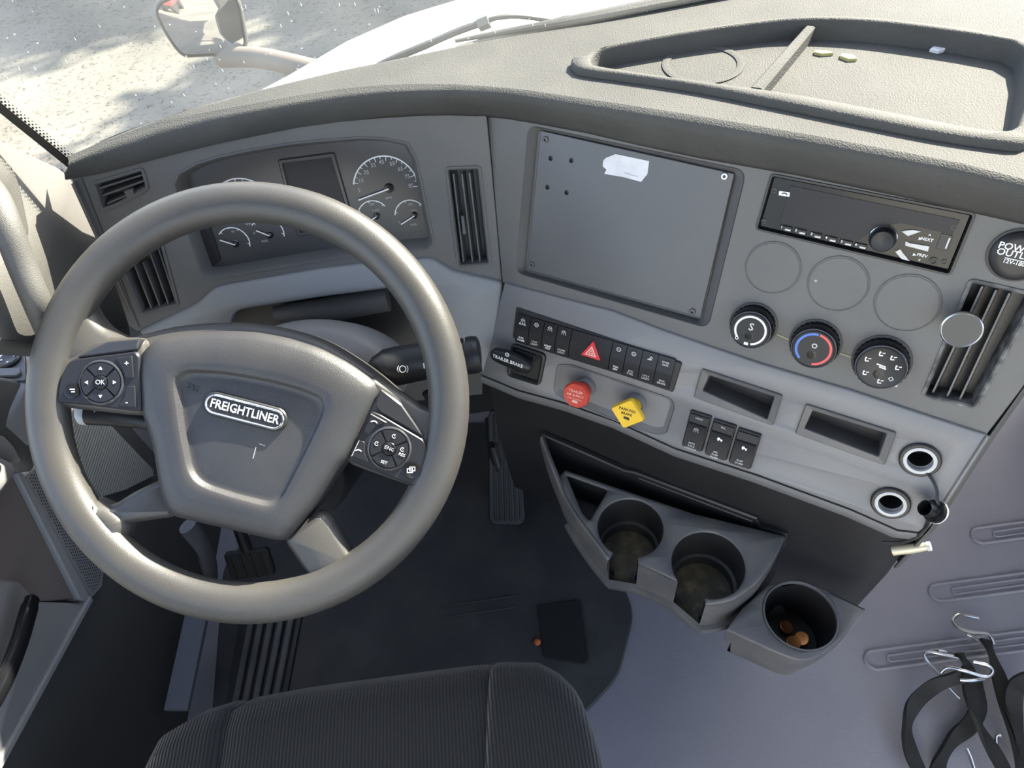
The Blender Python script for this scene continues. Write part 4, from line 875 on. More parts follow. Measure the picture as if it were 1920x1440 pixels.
for pts, d in (([(696, 778), (724, 792), (706, 799), (692, 815), (682, 808)], 1), ([(676, 826), (684, 828), (685, 850), (693, 868), (660, 855)], -1)):
    b_ = plate('phone_button', WH, rnd(pw(pts, hp_), .001, 2), SATIN, p, h=hp_+.0015, t=.003, bev=.0006)
    q = WH.px(701 if d > 0 else 672, 791 if d > 0 else 856, hp_)
    mk('handset_mark', *arc_geo(WH, (q[0], q[1]-.003*d), .0034, .0046, .4 if d > 0 else .6+pi*0, 2.3, hp_+.0019), KEYS, b_, ang=0)
for a, b in (((696, 776), (726, 792)), ((674, 826), (660, 855))): plate('edge_line', WH, bar2(WH.px(*a, hp_), WH.px(*b, hp_), .0006), KEYS, p, h=hp_+.0018, t=.0005, bev=0)  # thin pale lines along the phone button edges
bt = lathe('page_button', WH, WH.px(772, 881, hp_), [(.0085, hp_), (.0083, hp_+.0014), (.0065, hp_+.002), (0, hp_+.0020)], GLOSS, p, n=28)
q = WH.px(771, 881, hp_)
for dx, dy in ((-.001, -.0006), (.0014, .0012)):
    o_ = [(q[0]+dx-.003, q[1]+dy-.0022), (q[0]+dx+.003, q[1]+dy-.0022), (q[0]+dx+.003, q[1]+dy+.0022), (q[0]+dx-.003, q[1]+dy+.0022)]
    mk('page_mark', *plate_geo(WH, o_, [inset(ccw(o_), .0007)], hp_+.0025, .0005, 0), WHITE, bt, ang=0)

# column shroud, stalks
col = thing('steering_column', 'grey steering column shroud behind the wheel', 'column', WH.at((0, -.05), -.1))
rg = []
for h, k, dy in ((-.085, .80, -.006), (-.10, .93, -.002), (-.13, 1.0, 0), (-.16, .99, .002), (-.19, .92, .006), (-.22, .8, .01)):
    c = WH.px(600, 694, -.14); rg.append([WH.at((c[0]+.110*k*cos(a)*(1 if cos(a) > 0 else .95), c[1]+dy+.062*k*sin(a)*(1 if sin(a) > 0 else 1.2)), h) for a in [2*pi*i/48 for i in range(48)]])
loft('shroud', rg, GREY, col, cap0=True, cap1=True, ang=60)
tube('shaft', [WH.at((.02, -.10), -.12), WH.at((.0, -.13), -.30), V((-.02, .42, .25)), V((-.03, .50, .05))], [.05, .035, .028, .03], BLACK, col, n=16)
tube('boot_fold', spl([WH.at(WH.px(800, 735, -.06), -.06), WH.at(WH.px(810, 760, -.07), -.07), WH.at(WH.px(792, 790, -.09), -.09)], 4), .006, BLACK, col, n=10)
def wp(x, y, h): return WH.at(WH.px(x, y, h), h)
gs_ = thing('gear_stalk', 'chunky black gear selector stalk on the right of the column, lettered D and N', 'stalk', wp(800, 680, -.065))
hs_ = -.065
tube('boot', [wp(694, 700, hs_), wp(706, 695, hs_), wp(728, 689, hs_), wp(740, 686, hs_)], [.010, .016, .0215, .021], BLACK, gs_, n=24)
body = tube('body', [wp(730, 689, hs_), wp(745, 686, hs_), wp(790, 678, hs_), wp(868, 668, hs_)], [.0215, .0222, .0212, .0195], BLACK, gs_, n=28)
tube('collar', [wp(868, 668, hs_), wp(870, 667.7, hs_), wp(873, 667.3, hs_)], [.0205, .0209, .0205], GLOSS, gs_, n=28)
tube('end_knob', spl([wp(871, 667, hs_), wp(876, 667, hs_), wp(889, 665, hs_), wp(898, 663, hs_), wp(902, 662.5, hs_)], 3), [.0212]*4+[.0214]*4+[.0205]*2+[.0175, .013, .008], SATIN, gs_, n=28)
ht = hs_+.0230
for s_, x, y, z in (('D', 797, 670, .008), ('N', 799, 686, .0085), ('R', 806, 699, .0075), ('+', 807, 686, .006)):
    text(s_, WH, WH.px(x, y, ht), z, WHITE, body, rot=R_(8), h=ht+.001-(abs(y-679)/17)**2*.0022)
q = WH.px(755, 692, ht+.0006)
mk('brake_mark', *join(arc_geo(WH, q, .0030, .0040, 0, 6.27, ht+.001), arc_geo(WH, q, .0052, .0062, -.7, .7, ht+.0005), arc_geo(WH, q, .0052, .0062, pi-.7, pi+.7, ht+.0005)), KEYS, body, ang=0)
ws_ = thing('wiper_stalk', 'black wiper stalk poking out under the left switch pad', 'stalk', wp(210, 785, -.05))
hs2 = -.05
tube('body', [wp(330, 800, hs2), wp(262, 786, hs2), wp(200, 777, hs2), wp(165, 775, hs2)], [.008, .0105, .013, .0135], BLACK, ws_, n=20, flat_=.9)
tube('end_cap', [wp(167, 775, hs2), wp(158, 775, hs2), wp(151, 776, hs2)], [.0138, .0138, .0125], KEYS, ws_, n=20, flat_=.9)
q = WH.px(180, 771, hs2+.013)
mk('wiper_mark', *join(arc_geo(WH, q, .003, .004, .5, 2.6, hs2+.0134), plate_geo(WH, bar2((q[0]-.002, q[1]-.001), (q[0]+.001, q[1]+.003), .0008), (), hs2+.0134, .0005, 0)), KEYS, ws_, ang=0)

# ================================================================== SEAT
seat = thing('driver_chair', 'black ribbed cloth driver seat cushion with stitched side bolsters', 'seat', V((.03, -.4, .45)))
ZS = flat(.5)
def cushion(name, xl, xr, yf, zt, edge_l, edge_r, lab=None):
    """xl/xr(t): side lines, yf(s): front line, t runs front to back"""
    ns, ntt = 20, 22; vs = []; fs = []
    for j in range(ntt+1):
        for i in range(ns+1):
            s = i/ns; t = j/ntt; q = t*.62
            x = xl(q)+(xr(q)-xl(q))*s
            y = yf(x) - .55*q/.62*1.0
            wdt = xr(q)-xl(q); dl, dr_ = s*wdt, (1-s)*wdt
            z = zt
            for d, (rad, drop) in ((dl, edge_l), (dr_, edge_r)):
                if d < rad: z -= drop*(1-(1-(1-d/rad)**2)**.5)
            df = .55*q/.62
            if df < .055: z -= .055*(1-(1-(1-df/.055)**2)**.5)
            vs.append(V((x, y, z)))
    n1 = ns+1
    for j in range(ntt):
        for i in range(ns): fs.append((j*n1+i, j*n1+i+1, (j+1)*n1+i+1, (j+1)*n1+i))
    # skirt
    loop = [i for i in range(n1)] + [j*n1+ns for j in range(1, ntt+1)] + [ntt*n1+i for i in range(ns-1, -1, -1)] + [j*n1 for j in range(ntt-1, 0, -1)]
    b = len(vs); vs += [V((vs[i].x, vs[i].y, .36)) for i in loop]; m = len(loop)
    for k in range(m): fs.append((loop[k], b+k, b+(k+1) % m, loop[(k+1) % m]))
    return mk(name, vs, fs, SEAT, seat, ang=60)
fpx = [(245, 1420), (300, 1338), (360, 1308), (430, 1286), (560, 1262), (700, 1243), (820, 1227), (920, 1215), (1005, 1216), (1045, 1236), (1075, 1262), (1098, 1300), (1112, 1345)]
fw_ = [ZS.px(*p) for p in fpx]
def yf(x):
    for a, b in zip(fw_, fw_[1:]):
        if a[0] <= x <= b[0]: return a[1]+(b[1]-a[1])*(x-a[0])/max(b[0]-a[0], 1e-6)
    return fw_[0][1]-.02 if x < fw_[0][0] else fw_[-1][1]-(x-fw_[-1][0])*3
sl0, sl1 = ZS.px(430, 1288), ZS.px(404, 1440); sr0, sr1 = ZS.px(917, 1217), ZS.px(902, 1440)
def seam(a, b): return lambda q: a[0]+(b[0]-a[0])*(q*.55/.62)/max(a[1]-b[1], .01)*.8
SL, SR = seam(sl0, sl1), seam(sr0, sr1)
xr_end = fw_[-1][0]+.004
cushion('cushion_centre', SL, SR, yf, .498, (.022, .008), (.016, .006))
cushion('bolster', lambda q: -.262-.02*q, lambda q: SL(q)-.0005, yf, .503, (.075, .05), (.020, .012))
cushion('bolster', lambda q: SR(q)+.0005, lambda q: xr_end+.015*q, yf, .502, (.016, .007), (.055, .035))
for f_ in (SR,):
    tube('seam_welt', [V((f_(q), yf(f_(q))-.55*q/.62-.004, .4935-(.05*(1-(1-(1-min(1, .55*q/.62/.055))**2)**.5)))) for q in [k*.62/16 for k in range(17)]], .0012, SEAT, seat, n=8)
plate('seat_base', flat(.34), [(-.23, -.75), (.28, -.75), (.28, -.25), (-.23, -.25)], BLACK, seat, h=.02, t=.36, bev=.01)

# ================================================================== LEFT SIDE
plate('wall_left', L2, [(-1.25, -.02), (.56, -.02), (.56, .55), (.27, .62), (.22, .86), (-1.25, .86)], DOORL, h=-.03, t=.03, bev=0, kind='structure')
def lp(pts, h=0): return L.P(pts, h)
dr = thing('door_1', None, None, V((-.44, 0, .7)), kind='structure')
pil = plate('pillar_trim_left', L, rnd(lp([(-90, 200), (0, 258), (60, 288), (118, 314), (133, 328), (190, 425), (232, 520), (250, 640), (165, 660), (60, 652), (-90, 640)], .18), .006, 3), TRIMW, h=.18, t=.05, bev=.006, kind='structure', ang=60)  # trim of the left windscreen pillar
plate('pillar_panel', L, rnd(lp([(-80, 262), (0, 287), (28, 312), (44, 360), (59, 432), (58, 446), (48, 452), (20, 400), (-10, 372), (-80, 380)], .184), .008, 4), TRIMW, dr, h=.184, t=.02, bev=.0045, ang=60)
# door top: armrest ledge with the mirror and lock switches
AF = flat(.745)
plate('armrest', AF, rnd(AF.P([(-120, 640), (10, 640), (56, 650), (50, 722), (20, 775), (-20, 830), (-120, 860)]), .008, 3), DOORL, dr, h=0, t=.05, bev=.005, ang=50)
plate('door_flank', L, rnd(lp([(-90, 690), (40, 712), (56, 728), (72, 870), (66, 884), (48, 880), (20, 850), (-90, 830)], .045), .006, 3), TRIMW, dr, h=.045, t=.09, bev=.006, ang=60)
plate('tweeter_pad', L, rnd(lp([(-60, 810), (10, 816), (28, 835), (44, 866), (-20, 858), (-60, 880)], .050), .006, 4), DOORL, dr, h=.050, t=.01, bev=.003, ang=50)
plate('armrest_end', L, rnd(lp([(-90, 846), (10, 848), (40, 862), (52, 880), (46, 894), (22, 925), (-10, 960), (-90, 1010)], .070), .012, 5), DOORL, dr, h=.070, t=.10, bev=.016, ang=70)
plate('door_pocket', L2, L2.P([(33, 890), (150, 1122), (70, 1128), (-90, 1090), (-90, 900)], .012), DOORR, dr, h=.012, t=.02, bev=.002)
plate('door_edge', L2, rnd(L2.P([(30, 884), (44, 884), (170, 1118), (168, 1128), (150, 1124)], .020), .003, 2), DOORL, dr, h=.020, t=.03, bev=.003)
plate('door_foot', L2, rnd(L2.P([(170, 1118), (150, 1130), (75, 1128), (40, 1090), (-90, 1070), (-90, 1620), (-20, 1475), (60, 1330)], .016), .004, 3), DOORL, dr, h=.016, t=.03, bev=.004, ang=50)
plate('door_hem', L2, L2.P([(170, 1116), (178, 1124), (2, 1450), (-60, 1560), (-72, 1560), (-8, 1440)], .022), DOORL, dr, h=.022, t=.03, bev=.003)
hd = tube('door_pull', spl([L2.at(L2.px(62, 1118, .05), .05), L2.at(L2.px(52, 1150, .052), .052), L2.at(L2.px(36, 1205, .05), .05), L2.at(L2.px(8, 1275, .045), .045), L2.at(L2.px(-30, 1345, .03), .03)], 4), [.006]+[.0105]*2+[.0125]*14, GLOSS, dr, n=16, up=(1, 0, 0), flat_=.8)
skirt_white = plate('outer_skin', Fr((-.52, 0, 0), (0, -1, 0), (-1, 0, 0)), [(5.5, -.7), (-.15, -.7), (-.15, .88), (1.35, .88), (1.35, 2.1), (5.5, 2.1)], PAINT, dr, h=.01, t=.02, bev=.004)
msw = thing('mirror_switch', 'dark mirror and lock switch panel on the door armrest at the left edge', 'switch panel', V(AF.at(AF.px(22, 685))))
plate('panel', AF, rnd(AF.P([(-40, 646), (48, 650), (50, 716), (-40, 722)]), .004, 3), CUPM, msw, h=.003, t=.004, bev=.001)
c = AF.px(22, 679); lathe('mirror_dial', AF, c, [(.0150, .003), (.0146, .0065), (.012, .0085), (.006, .0078), (0, .0076)], BLACK, msw, n=32)
for k in range(4): plate('arrow', AF, circ((c[0]+.0085*cos(pi/2*k+.3), c[1]+.0085*sin(pi/2*k+.3)), .0019, 3, a0=pi/2*k+.3), WHITE, msw, h=.0092, t=.0012, bev=0)
plate('lock_button', AF, rnd(AF.P([(2, 650), (32, 651), (32, 665), (0, 664)]), .001, 2), BLACK, msw, h=.0055, t=.003, bev=.0008)
plate('lock_mark', AF, AF.P([(14, 654), (22, 654), (21, 661), (13, 661)]), WHITE, msw, h=.0058, t=.0006, bev=0)
plate('window_button', AF, rnd(AF.P([(-20, 696), (40, 695), (44, 704), (38, 711), (-20, 713)]), .002, 2), CUPM, msw, h=.0075, t=.005, bev=.0015)
gb = thing('grab_handle', 'long round warm grey grab handle on the left windscreen pillar', 'handle', L.at(L.px(40, 480, .215), .215))
gp = [L.at(L.px(*p, h), h) for p, h in (((-40, 330), .18), ((-8, 372), .205), ((12, 420), .215), ((40, 495), .215), ((72, 572), .215), ((92, 620), .20), ((104, 650), .175))]
tube('bar', spl(gp, 5), .0135, TRIMW, gb, n=20)
# kick panel with ribs, speaker grille, sill
kp = [(118, 764), (160, 764), (212, 800), (288, 880), (290, 892), (238, 918), (191, 932), (160, 890), (133, 810)]
kq = L2.P(kp, .012)
kk = thing('kick_panel', 'ribbed rubber kick panel in the footwell seen under the left spoke', 'panel', L2.at(L2.px(200, 850), 0))
plate('backing', L2, kq, RIBM, kk, h=.010, t=.05, bev=.002)
gs = []; z = min(p[1] for p in kq)+.002; qq = ccw(kq)
while z < max(p[1] for p in kq)-.001:
    xs_ = sorted(a[0]+(b[0]-a[0])*(z-a[1])/(b[1]-a[1]) for a, b in zip(qq, qq[1:]+qq[:1]) if (a[1] > z) != (b[1] > z))
    if len(xs_) >= 2: gs.append(tube_geo([L2.at((xs_[0]+.001, z), .0104), L2.at((xs_[-1]-.001, z), .0104)], .0019, 6, True))
    z += .0062
mk('rib', *join(*gs), RIBM, kk, kind='stuff', ang=50)
sg = thing('speaker_grille', 'perforated speaker grille in the footwell beside the door edge', 'grille', L2.at(L2.px(120, 1000), 0))
gq = L2.P([(44, 892), (66, 874), (76, 868), (100, 905), (196, 1066), (192, 1100), (172, 1122)], .014)
plate('frame', L2, rnd(gq, .003, 3), DOORL, sg, h=.014, t=.03, bev=.002)
gi = inset(ccw(gq), .006); gs = []
def inside(p, q):
    c = False
    for a, b in zip(q, q[1:]+q[:1]):
        if (a[1] > p[1]) != (b[1] > p[1]) and p[0] < (b[0]-a[0])*(p[1]-a[1])/(b[1]-a[1])+a[0]: c = not c
    return c
u0, u1 = min(p[0] for p in gi), max(p[0] for p in gi); v0, v1 = min(p[1] for p in gi), max(p[1] for p in gi)
j = 0; v_ = v0
while v_ < v1:
    u_ = u0+(j % 2)*.0028
    while u_ < u1:
        if inside((u_, v_), gi): gs.append(([L2.at(p, .0143) for p in circ((u_, v_), .0017, 6)], [tuple(range(6))]))
        u_ += .0056
    v_ += .0046; j += 1
mk('hole', *join(*gs), BLACK, sg, kind='stuff', ang=0)
sill = [V((-.4592, 0, .46)), V((-.4588, 0, .35)), V((-.456, 0, .26)), V((-.454, 0, .12)), V((-.45, 0, .03)), V((-.44, 0, 0))]
loft('baseboard_side', [[p+V((0, y, 0)) for p in sill] for y in (-1.2, -.4, -.1, .12, .4)], CARPET, closed=False, kind='structure', ang=60)
fb = plate('sill_bar', flat(.12), flat(.12).P([(346, 1150), (388, 1150), (350, 1330), (306, 1330)]), BARE, h=0, t=.012, bev=.002)
tag(fb, 'flat bluish grey metal bar along the floor left of the seat', 'bar')

# ================================================================== FLOOR THINGS
FF = flat(.004)
mt = plate('driver_mat', FF, rnd(FF.P([(395, 1380), (420, 1060), (640, 800), (1010, 790), (1130, 1010), (1190, 1150), (1160, 1270), (1000, 1440), (500, 1500)]), .03, 5), MATM, h=.004, t=.008, bev=.003)
tag(mt, 'dark worn rubber mat covering the driver footwell floor', 'mat')
fv = thing('floor_vent', 'ribbed dark floor strip beside the seat, below the wheel', 'vent', V((-.2, .03, .02)))
VF = flat(.018)
plate('tray', VF, VF.P([(447, 1160), (565, 1150), (535, 1310), (420, 1330)]), BLACK, fv, h=-.004, t=.01, bev=.001)
for k in range(5):
    a, b = 470+18.5*k, 436+18.5*k
    plate('rib', VF, VF.P([(a-2, 1155), (a+10, 1154), (b+12, 1318), (b, 1320)]), CUPM, fv, h=.006, t=.012, bev=.002)
def ridge(pts, r, name, lab=None):
    o = tube(name, pts, r, FLOORM, None, n=8, caps=True); return o
def racetrack(pa, pb, wd):
    f = flat(0); a, b = V(f.px(*pa)), V(f.px(*pb)); d = (b-a).normalized(); q = V((-d.y, d.x))*wd/2; out = []
    for i in range(11):
        t = pi/2+pi*i/10; out.append(a + d*cos(t)*wd/2 + q*sin(t))
    out = [b+q]+out+[b-q]; return [V((p.x, p.y, .0015)) for p in out]
emb = thing('floor_emboss', 'raised racetrack ridges embossed in the grey floor mat on the right', 'floor relief', V((1, 0, 0)))
for a, b in (((1640, 1238), (1960, 1196)), ((1760, 1112), (2000, 1080)), ((1838, 1005), (2030, 978)), ((1300, 1345), (1300, 1345))):
    if a == b: continue
    tube('ridge', racetrack(a, b, .034), .0030, FLOORM, emb, n=8)
    tube('ridge', racetrack((a[0]+30, a[1]-3), b, .012), .0022, FLOORM, emb, n=8)
for q in ([(828, 1141), (968, 1120)], [(836, 1159), (965, 1140)]):
    pass
er = thing('mat_ridge', 'faint pair of raised lines across the driver mat right of the wheel', 'floor relief', FF.at(FF.px(900, 1140)))
for a, b in (((826, 1140), (970, 1118)), ((832, 1160), (966, 1140))): tube('ridge', [V((*FF.px(*a), .009)), V((*FF.px(*b), .009))], .0022, MATM, er, n=8)
pt = plate('floor_patch', FF, rnd(FF.P([(1008, 1138), (1088, 1127), (1104, 1240), (1096, 1248), (1020, 1236)]), .006, 3), PATCH, h=.0095, t=.005, bev=.001)
tag(pt, 'black square of worn carpet on the floor beside the seat corner', 'patch')
og = lathe('orange_scrap', flat(.0105), FF.px(1008, 1206), [(.0075, 0), (.0065, .004), (.0030, .007), (0, .0075)], ORANGE, n=10)
tag(og, 'tiny orange scrap on the floor at the edge of the black patch', 'scrap')

# pedals
pb_ = hit(945, 985, Z3, V((0, 0, .035))); pt_ = hit(925, 765, Z3, V((0, 0, .215)))
ev = (pt_-pb_).normalized(); PF = Fr(pb_, (1, 0, 0), V((1, 0, 0)).cross(ev))
ac = thing('accelerator_pedal', 'black ribbed rubber accelerator pedal right of the steering wheel', 'pedal', pb_)
plate('plate', PF, rnd(PF.P([(915, 780), (920, 768), (965, 766), (973, 776), (980, 880), (986, 974), (978, 986), (925, 986), (916, 976)]), .008, 3), BLACK, ac, h=0, t=.012, bev=.003)
for k in range(6):
    f0, f1 = 923+k*8.6, 927+k*9.6
    plate('rib', PF, PF.P([(f0, 778), (f0+4, 778), (f1+5, 976), (f1, 976)]), RUBBER, ac, h=.003, t=.004, bev=.0008)
tube('arm', [pb_-PF.n*.01+ev*.12, pb_+V((0, .12, .12)), pb_+V((0, .2, .12))], .012, BLACK, ac, n=10)
bk = thing('brake_pedal', 'black brake pedal in the dark footwell below the hub', 'pedal', V((-.05, .3, .12)))
b0 = hit(468, 1062, Z3, V((0, 0, .12))); b1 = hit(462, 1000, Z3, V((0, 0, .19))); BF2 = Fr(b0, (1, 0, 0), V((1, 0, 0)).cross((b1-b0).normalized()))
plate('pad', BF2, rnd([(-.045, -.03), (.045, -.03), (.045, .035), (-.045, .035)], .008, 3), RUBBER, bk, h=0, t=.012, bev=.003)
for k in range(4): plate('rib', BF2, [(-.036+.02*k, -.026), (-.030+.02*k, -.026), (-.030+.02*k, .03), (-.036+.02*k, .03)], RUBBER, bk, h=.003, t=.004, bev=.001)
tube('arm', [b0-BF2.n*.012, b0+V((0, .06, .10)), b0+V((0, .12, .32))], .012, BLACK, bk, n=10)
tube('pedal_bracket', spl([hit(352, 985, Z3, V((0, 0, .42))), hit(378, 1020, Z3, V((0, 0, .34))), hit(392, 1060, Z3, V((0, 0, .25))), hit(396, 1110, Z3, V((0, 0, .12)))], 4), [.016]*6+[.020]*7, CUPM, bk, n=12, up=(0, 0, 1), flat_=.6)

# rubber tie straps with steel hooks
def strap(label, path, hooks, wdt=.013):
    t = thing('tie_strap', label, 'strap', V((*flat(0).px(*path[0][:2]), 0)), group=None)
    P_ = spl([hit(x, y, Z3, V((0, 0, z))) for x, y, z in path], 5)
    vs = []; n = len(P_); rgs = []
    for i, p in enumerate(P_):
        d = (P_[min(i+1, n-1)]-P_[max(i-1, 0)]).normalized(); sd = d.cross(Z3)
        sd = sd.normalized() if sd.length > .05 else V((1, 0, 0)); tw = .5+.4*sin(i*.35); a = sd*cos(tw)+Z3*sin(tw)*.9; b = d.cross(a).normalized()*.0032
        a = a*wdt; rgs.append([p+a+b, p-a+b, p-a-b, p+a-b])
    loft('webbing', rgs, STRAP, t, cap0=True, cap1=True, ang=40)
    for hk in hooks: tube('hook', spl([hit(x, y, Z3, V((0, 0, z))) for x, y, z in hk], 5), .0029, STEEL, t, n=10, label='bent steel wire hook')
    return t
strap('black rubber tie strap running straight down the right, its hook pointing up', [(1847, 1200, .03), (1860, 1228, .035), (1872, 1264, .03), (1884, 1309, .03), (1897, 1366, .03), (1915, 1442, .03)],
      [[(1835, 1159, .012), (1809, 1154, .014), (1796, 1153, .02), (1787, 1162, .025), (1793, 1175, .03), (1818, 1184, .035), (1848, 1188, .04), (1858, 1194, .04), (1864, 1208, .035)], [(1813, 1190, .02), (1826, 1196, .022), (1842, 1206, .03)]])
strap('black rubber tie strap curled in a wide loop, left of the pile', [(1803, 1268, .07), (1780, 1275, .07), (1750, 1288, .06), (1720, 1313, .05), (1704, 1342, .04), (1701, 1375, .03), (1710, 1415, .025), (1724, 1445, .02)],
      [[(1764, 1262, .07), (1778, 1252, .08), (1808, 1258, .09), (1848, 1269, .09), (1861, 1260, .09), (1853, 1248, .09), (1825, 1241, .085)], [(1800, 1275, .075), (1822, 1276, .08), (1846, 1273, .08)]], wdt=.012)
strap('black rubber tie strap between the loop and the straight strap, hook pointing left', [(1798, 1226, .05), (1808, 1238, .055), (1816, 1256, .05), (1820, 1298, .06), (1827, 1335, .06), (1842, 1372, .05), (1864, 1409, .04), (1884, 1445, .035)],
      [[(1760, 1220, .015), (1780, 1222, .02), (1798, 1226, .045)], [(1800, 1234, .05), (1770, 1228, .045), (1744, 1223, .04), (1733, 1229, .04), (1742, 1244, .04), (1763, 1264, .045)]], wdt=.012)
strap('black rubber tie strap lying under the others, curving to the lower left', [(1829, 1270, .03), (1838, 1296, .03), (1836, 1326, .025), (1818, 1360, .02), (1786, 1387, .015), (1764, 1425, .015), (1758, 1450, .015)],
      [[(1780, 1290, .02), (1790, 1300, .02), (1800, 1310, .02)]], wdt=.013)
strap('black rubber tie strap bent in a bow at the right edge of the photo', [(1940, 1272, .05), (1918, 1275, .06), (1904, 1290, .06), (1900, 1320, .05), (1908, 1364, .04), (1918, 1410, .03), (1922, 1450, .03)],
      [[(1876, 1379, .03), (1868, 1382, .03), (1867, 1397, .03), (1852, 1398, .03)], [(1813, 1404, .05), (1820, 1420, .05), (1828, 1445, .05)]], wdt=.014)

# ================================================================== OUTSIDE
hood = thing('hood', 'white sloping truck hood in full sun beyond the windscreen', 'hood', V((.6, 1.2, .7)))
st_ = [(.43, -.10, .94), (.55, -.085, .915), (.7, -.035, .875), (1.0, .03, .79), (1.3, .09, .69), (1.6, .21, .585), (1.8, .30, .50), (2.0, .42, .36)]
rgs = []
for y, xl_, z in st_:
    w2 = .60-xl_; r = []
    for k in range(25):
        s = -1+2*k/24
        if abs(s) < .82: x = .60+w2*s/.82*.985; zz = z+.045*(1-(s/.82)**2)-.004
        else:
            e = (abs(s)-.82)/.18; x = .60+w2*(1 if s > 0 else -1)*(.985+.015*sin(e*pi/2)+.10*e*e); zz = z-.004-.55*e*e-.03*e
        r.append(V((x, y, zz)))
    rgs.append(r)
rgs.append([V((p.x*.9+.06, p.y+.08, p.z-.35)) for p in rgs[-1]])
loft('shell', rgs, PAINT, hood, closed=False, ang=70)
# black seal between the dash top and the glass, cowl behind it; both run out to nothing on the left
sealp = [p+V((0, .008, .003)) for p in base if p.x > .24]
tube('trim_5', sealp, [.009*min(1, .15+max(0, (p.x-.24)/.3)) for p in sealp], RUBBER, kind='structure', n=10)
cwp = [(p, min(1, max(.02, (p.x-.24)/.42))) for p in base if p.x > .24]
loft('trim_6', [[p+V((0, .012*k, -.002)) for p, k in cwp], [p+V((0, .03*k, .012*k-.001)) for p, k in cwp], [p+V((0, .075*k, .004*k-.001)) for p, k in cwp], [p+V((0, .10*k, -.06)) for p, k in cwp]], WEATH, closed=False, kind='structure', ang=60)
wi = thing('wiper', 'grey black wiper arm lying across the white hood outside the glass', 'wiper', hit(1060, 42, Z3, V((0, 0, 1.06))))
def wq(x, y, d=.012):                           # a spot just outside the glass
    n_ = V((0, .83, .56)); return hit(x, y, n_, V((.35, .375+d, 1.045)))
wpt = [wq(x, y) for x, y in ((700, 126), (742, 108), (800, 84), (850, 62), (888, 48), (906, 42))]
tube('blade', spl(wpt, 3), [.004, .005, .006]+[.0066]*4+[.006]*9, RUBBER, wi, n=8, flat_=.7)
tube('clip', [wq(898, 46), wq(918, 38)], [.0085, .0085], CUPM, wi, n=6)
tube('arm', spl([wq(908, 41), wq(935, 33), wq(975, 31), wq(1030, 38)], 4), .0030, RUBBER, wi, n=8)
pv = [(1006, 60), (1012, 48), (1024, 38), (1060, 29), (1096, 26), (1111, 31), (1112, 40), (1096, 48), (1050, 58)]
loft('pivot_cover', [[wq(x, y, .0) for x, y in pv], [wq(x, y, .008) for x, y in pv], [wq(1060+(x-1060)*.85, 42+(y-42)*.8, .013) for x, y in pv]], WEATH, wi, cap0=True, cap1=True, ang=50)
mi = thing('hood_mirror', 'rounded hood mirror on a tan arm, outside beyond the left of the hood', 'mirror', V((-.5, 1.85, .5)))
MY = 1.85
mc = hit(378, 52, V((0, 1, 0)), V((0, MY, 0)))
mn = (V((-.10, -.96, -.26)).normalized() - (mc-CAM).normalized()).normalized()
MF = Fr(mc, RT, mn)
mo = rnd(MF.P([(288, 22), (296, 2), (330, -12), (440, -14), (452, 10), (464, 82), (456, 96), (425, 104), (345, 108), (328, 92), (308, 62)]), .02, 4)
mo = ccw(mo)
loft('shell', [[MF.at(p, h) for p in q] for q, h in ((inset(mo, .004), .004), (mo, .002), (inset(mo, -.003), -.012), (inset(mo, .012), -.05), (inset(mo, .04), -.075))], MSHELL, mi, cap1=True, ang=60)
mgc = (sum(p[0] for p in mo)/len(mo), sum(p[1] for p in mo)/len(mo))
vs = []; 
for k, q in enumerate((1., .8, .6, .4, .2)): vs.append([MF.at((mgc[0]+(p[0]-mgc[0])*q, mgc[1]+(p[1]-mgc[1])*q), .0042+.0035*(1-q*q)) for p in inset(mo, .010)])
loft('glass', vs, MGLASS, mi, cap1=True, ang=80)
tube('arm', spl([hit(415, 108, V((0, 1, 0)), V((0, MY+.02, 0))), hit(480, 108, V((0, 1, 0)), V((0, MY-.05, 0))), hit(560, 124, V((0, 1, 0)), V((0, MY-.15, 0))), hit(700, 160, V((0, 1, 0)), V((0, MY-.25, 0)))], 4), .031, TAN, mi, n=14)
rtr = thing('red_trailer', 'red box trailer parked behind the truck, seen only in the hood mirror', 'trailer', V((-3.2, -9, -1.25)))
plate('body', Fr((-3.2, -9, .55), (1, 0, 0), (0, 1, 0)), rnd([(-1.2, -1.1), (1.2, -1.1), (1.2, 1.2), (-1.2, 1.2)], .1), REDV, rtr, h=1, t=4, bev=.03)
for x_ in (-1, 1):
    for y_ in (.2, -2): lathe('wheel', Fr((-3.2+x_*1.05, -9+y_, -.8), (0, 1, 0), (x_, 0, 0)), (0, 0), [(.45, -.12), (.45, .1), (.3, .13), (0, .1)], RUBBER, rtr, n=20)
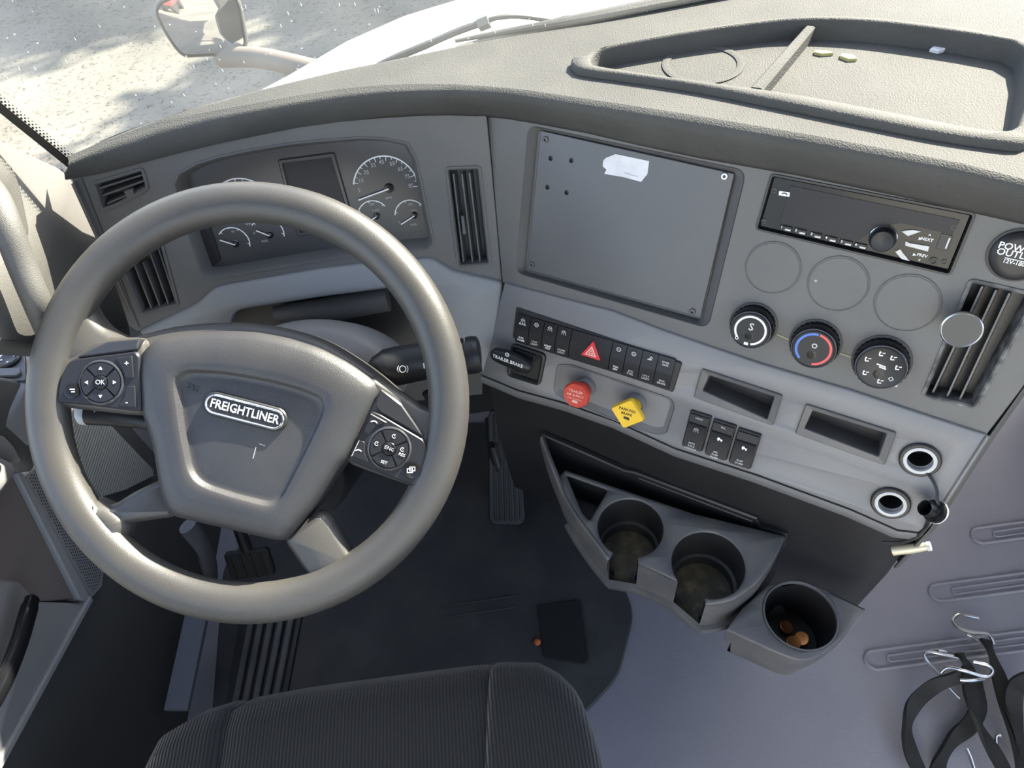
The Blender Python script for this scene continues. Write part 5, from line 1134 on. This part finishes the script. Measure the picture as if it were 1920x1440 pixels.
# trees off to the right that shade the yard in front of the truck
def tree(gx, gy, rad, H, label, seed):
    rng = random.Random(seed); c = V((gx, gy, -1.25)) + SUN_DIR*(H/SUN_DIR.z)
    t = thing('tree', label, 'tree', V((c.x, c.y, -1.25)), group='yard trees')
    tube('trunk', [V((c.x, c.y, -1.25)), V((c.x+.1, c.y, c.z-rad*.6)), V((c.x, c.y+.1, c.z+rad*.3))], [.22, .16, .06], BARKM, t, n=10)
    vs, fs = [], []
    for i in range(5200):
        d = V((rng.gauss(0, 1), rng.gauss(0, 1), rng.gauss(0, 1))).normalized()
        k = 1+.16*sin(d.x*5+seed)+.13*sin(d.y*7+seed*2)+.1*sin(d.z*6)
        p = c + d*rad*k*rng.uniform(.25, 1)**.5; a = V((rng.gauss(0, 1), rng.gauss(0, 1), rng.gauss(0, 1))).normalized(); b = a.orthogonal().normalized(); s_ = rng.uniform(.07, .13)
        n0 = len(vs); vs += [p+a*s_*1.5, p+b*s_, p-a*s_*1.5, p-b*s_]; fs.append((n0, n0+1, n0+2, n0+3))
    nb_ = 18
    for a_ in range(nb_//2+1):
        for b_ in range(nb_):
            th, ph = pi*a_/(nb_//2), 2*pi*b_/nb_; d = V((sin(th)*cos(ph), sin(th)*sin(ph), cos(th))); k = 1+.16*sin(d.x*5+seed)+.13*sin(d.y*7+seed*2)+.1*sin(d.z*6)
            vs.append(c+d*rad*k*.80)
    o0 = len(vs)-nb_*(nb_//2+1)
    for a_ in range(nb_//2):
        for b_ in range(nb_): fs.append((o0+a_*nb_+b_, o0+a_*nb_+(b_+1) % nb_, o0+(a_+1)*nb_+(b_+1) % nb_, o0+(a_+1)*nb_+b_))
    mk('crown', vs, fs, FOLI, t, ang=0, kind='stuff')
tree(-.75, 4.45, 1.75, 5, 'leafy tree nearest the truck on its right, out of frame', 1)
tree(-4.7, 8.5, 2.0, 5.2, 'leafy tree ahead of the truck, leftmost of the row out of frame', 2)
tree(-2.2, 8.6, 1.9, 5.0, 'leafy tree ahead of the truck, middle of the row out of frame', 3)
tree(.6, 8.4, 2.1, 5.3, 'leafy tree ahead of the truck, rightmost of the row out of frame', 4)
# frit band and its dots along the pillar edge of the glass
fa, fb_, gs = [], [], []
for k in range(9):
    e = wr[k][0]; d = (wr[k][1]-e).normalized(); o_ = V((.002, -.004, 0))
    fa.append(e+o_-d*.002); fb_.append(e+d*.010+o_)
loft('trim_8', [fa, fb_], BLACK, closed=False, kind='structure', ang=0)
for k in range(8):
    e0_, e1_ = wr[k][0], wr[k+1][0]; d = (wr[k][1]-wr[k][0]).normalized(); al = (e1_-e0_).normalized(); L_ = (e1_-e0_).length; nq = int(L_/.0048)
    for r_, (off, sz) in enumerate(((.0118, .0019), (.0152, .0014), (.0184, .0009))):
        for i in range(nq):
            p = e0_+al*(i+.5*(r_ % 2))*.0048+d*off+V((.002, -.004, 0)); gs.append(([p+d*sz, p+al*sz, p-d*sz, p-al*sz], [(0, 1, 2, 3)]))
tag(mk('trim_9', *join(*gs), BLACK, ang=0), kind='structure')

flush_text()
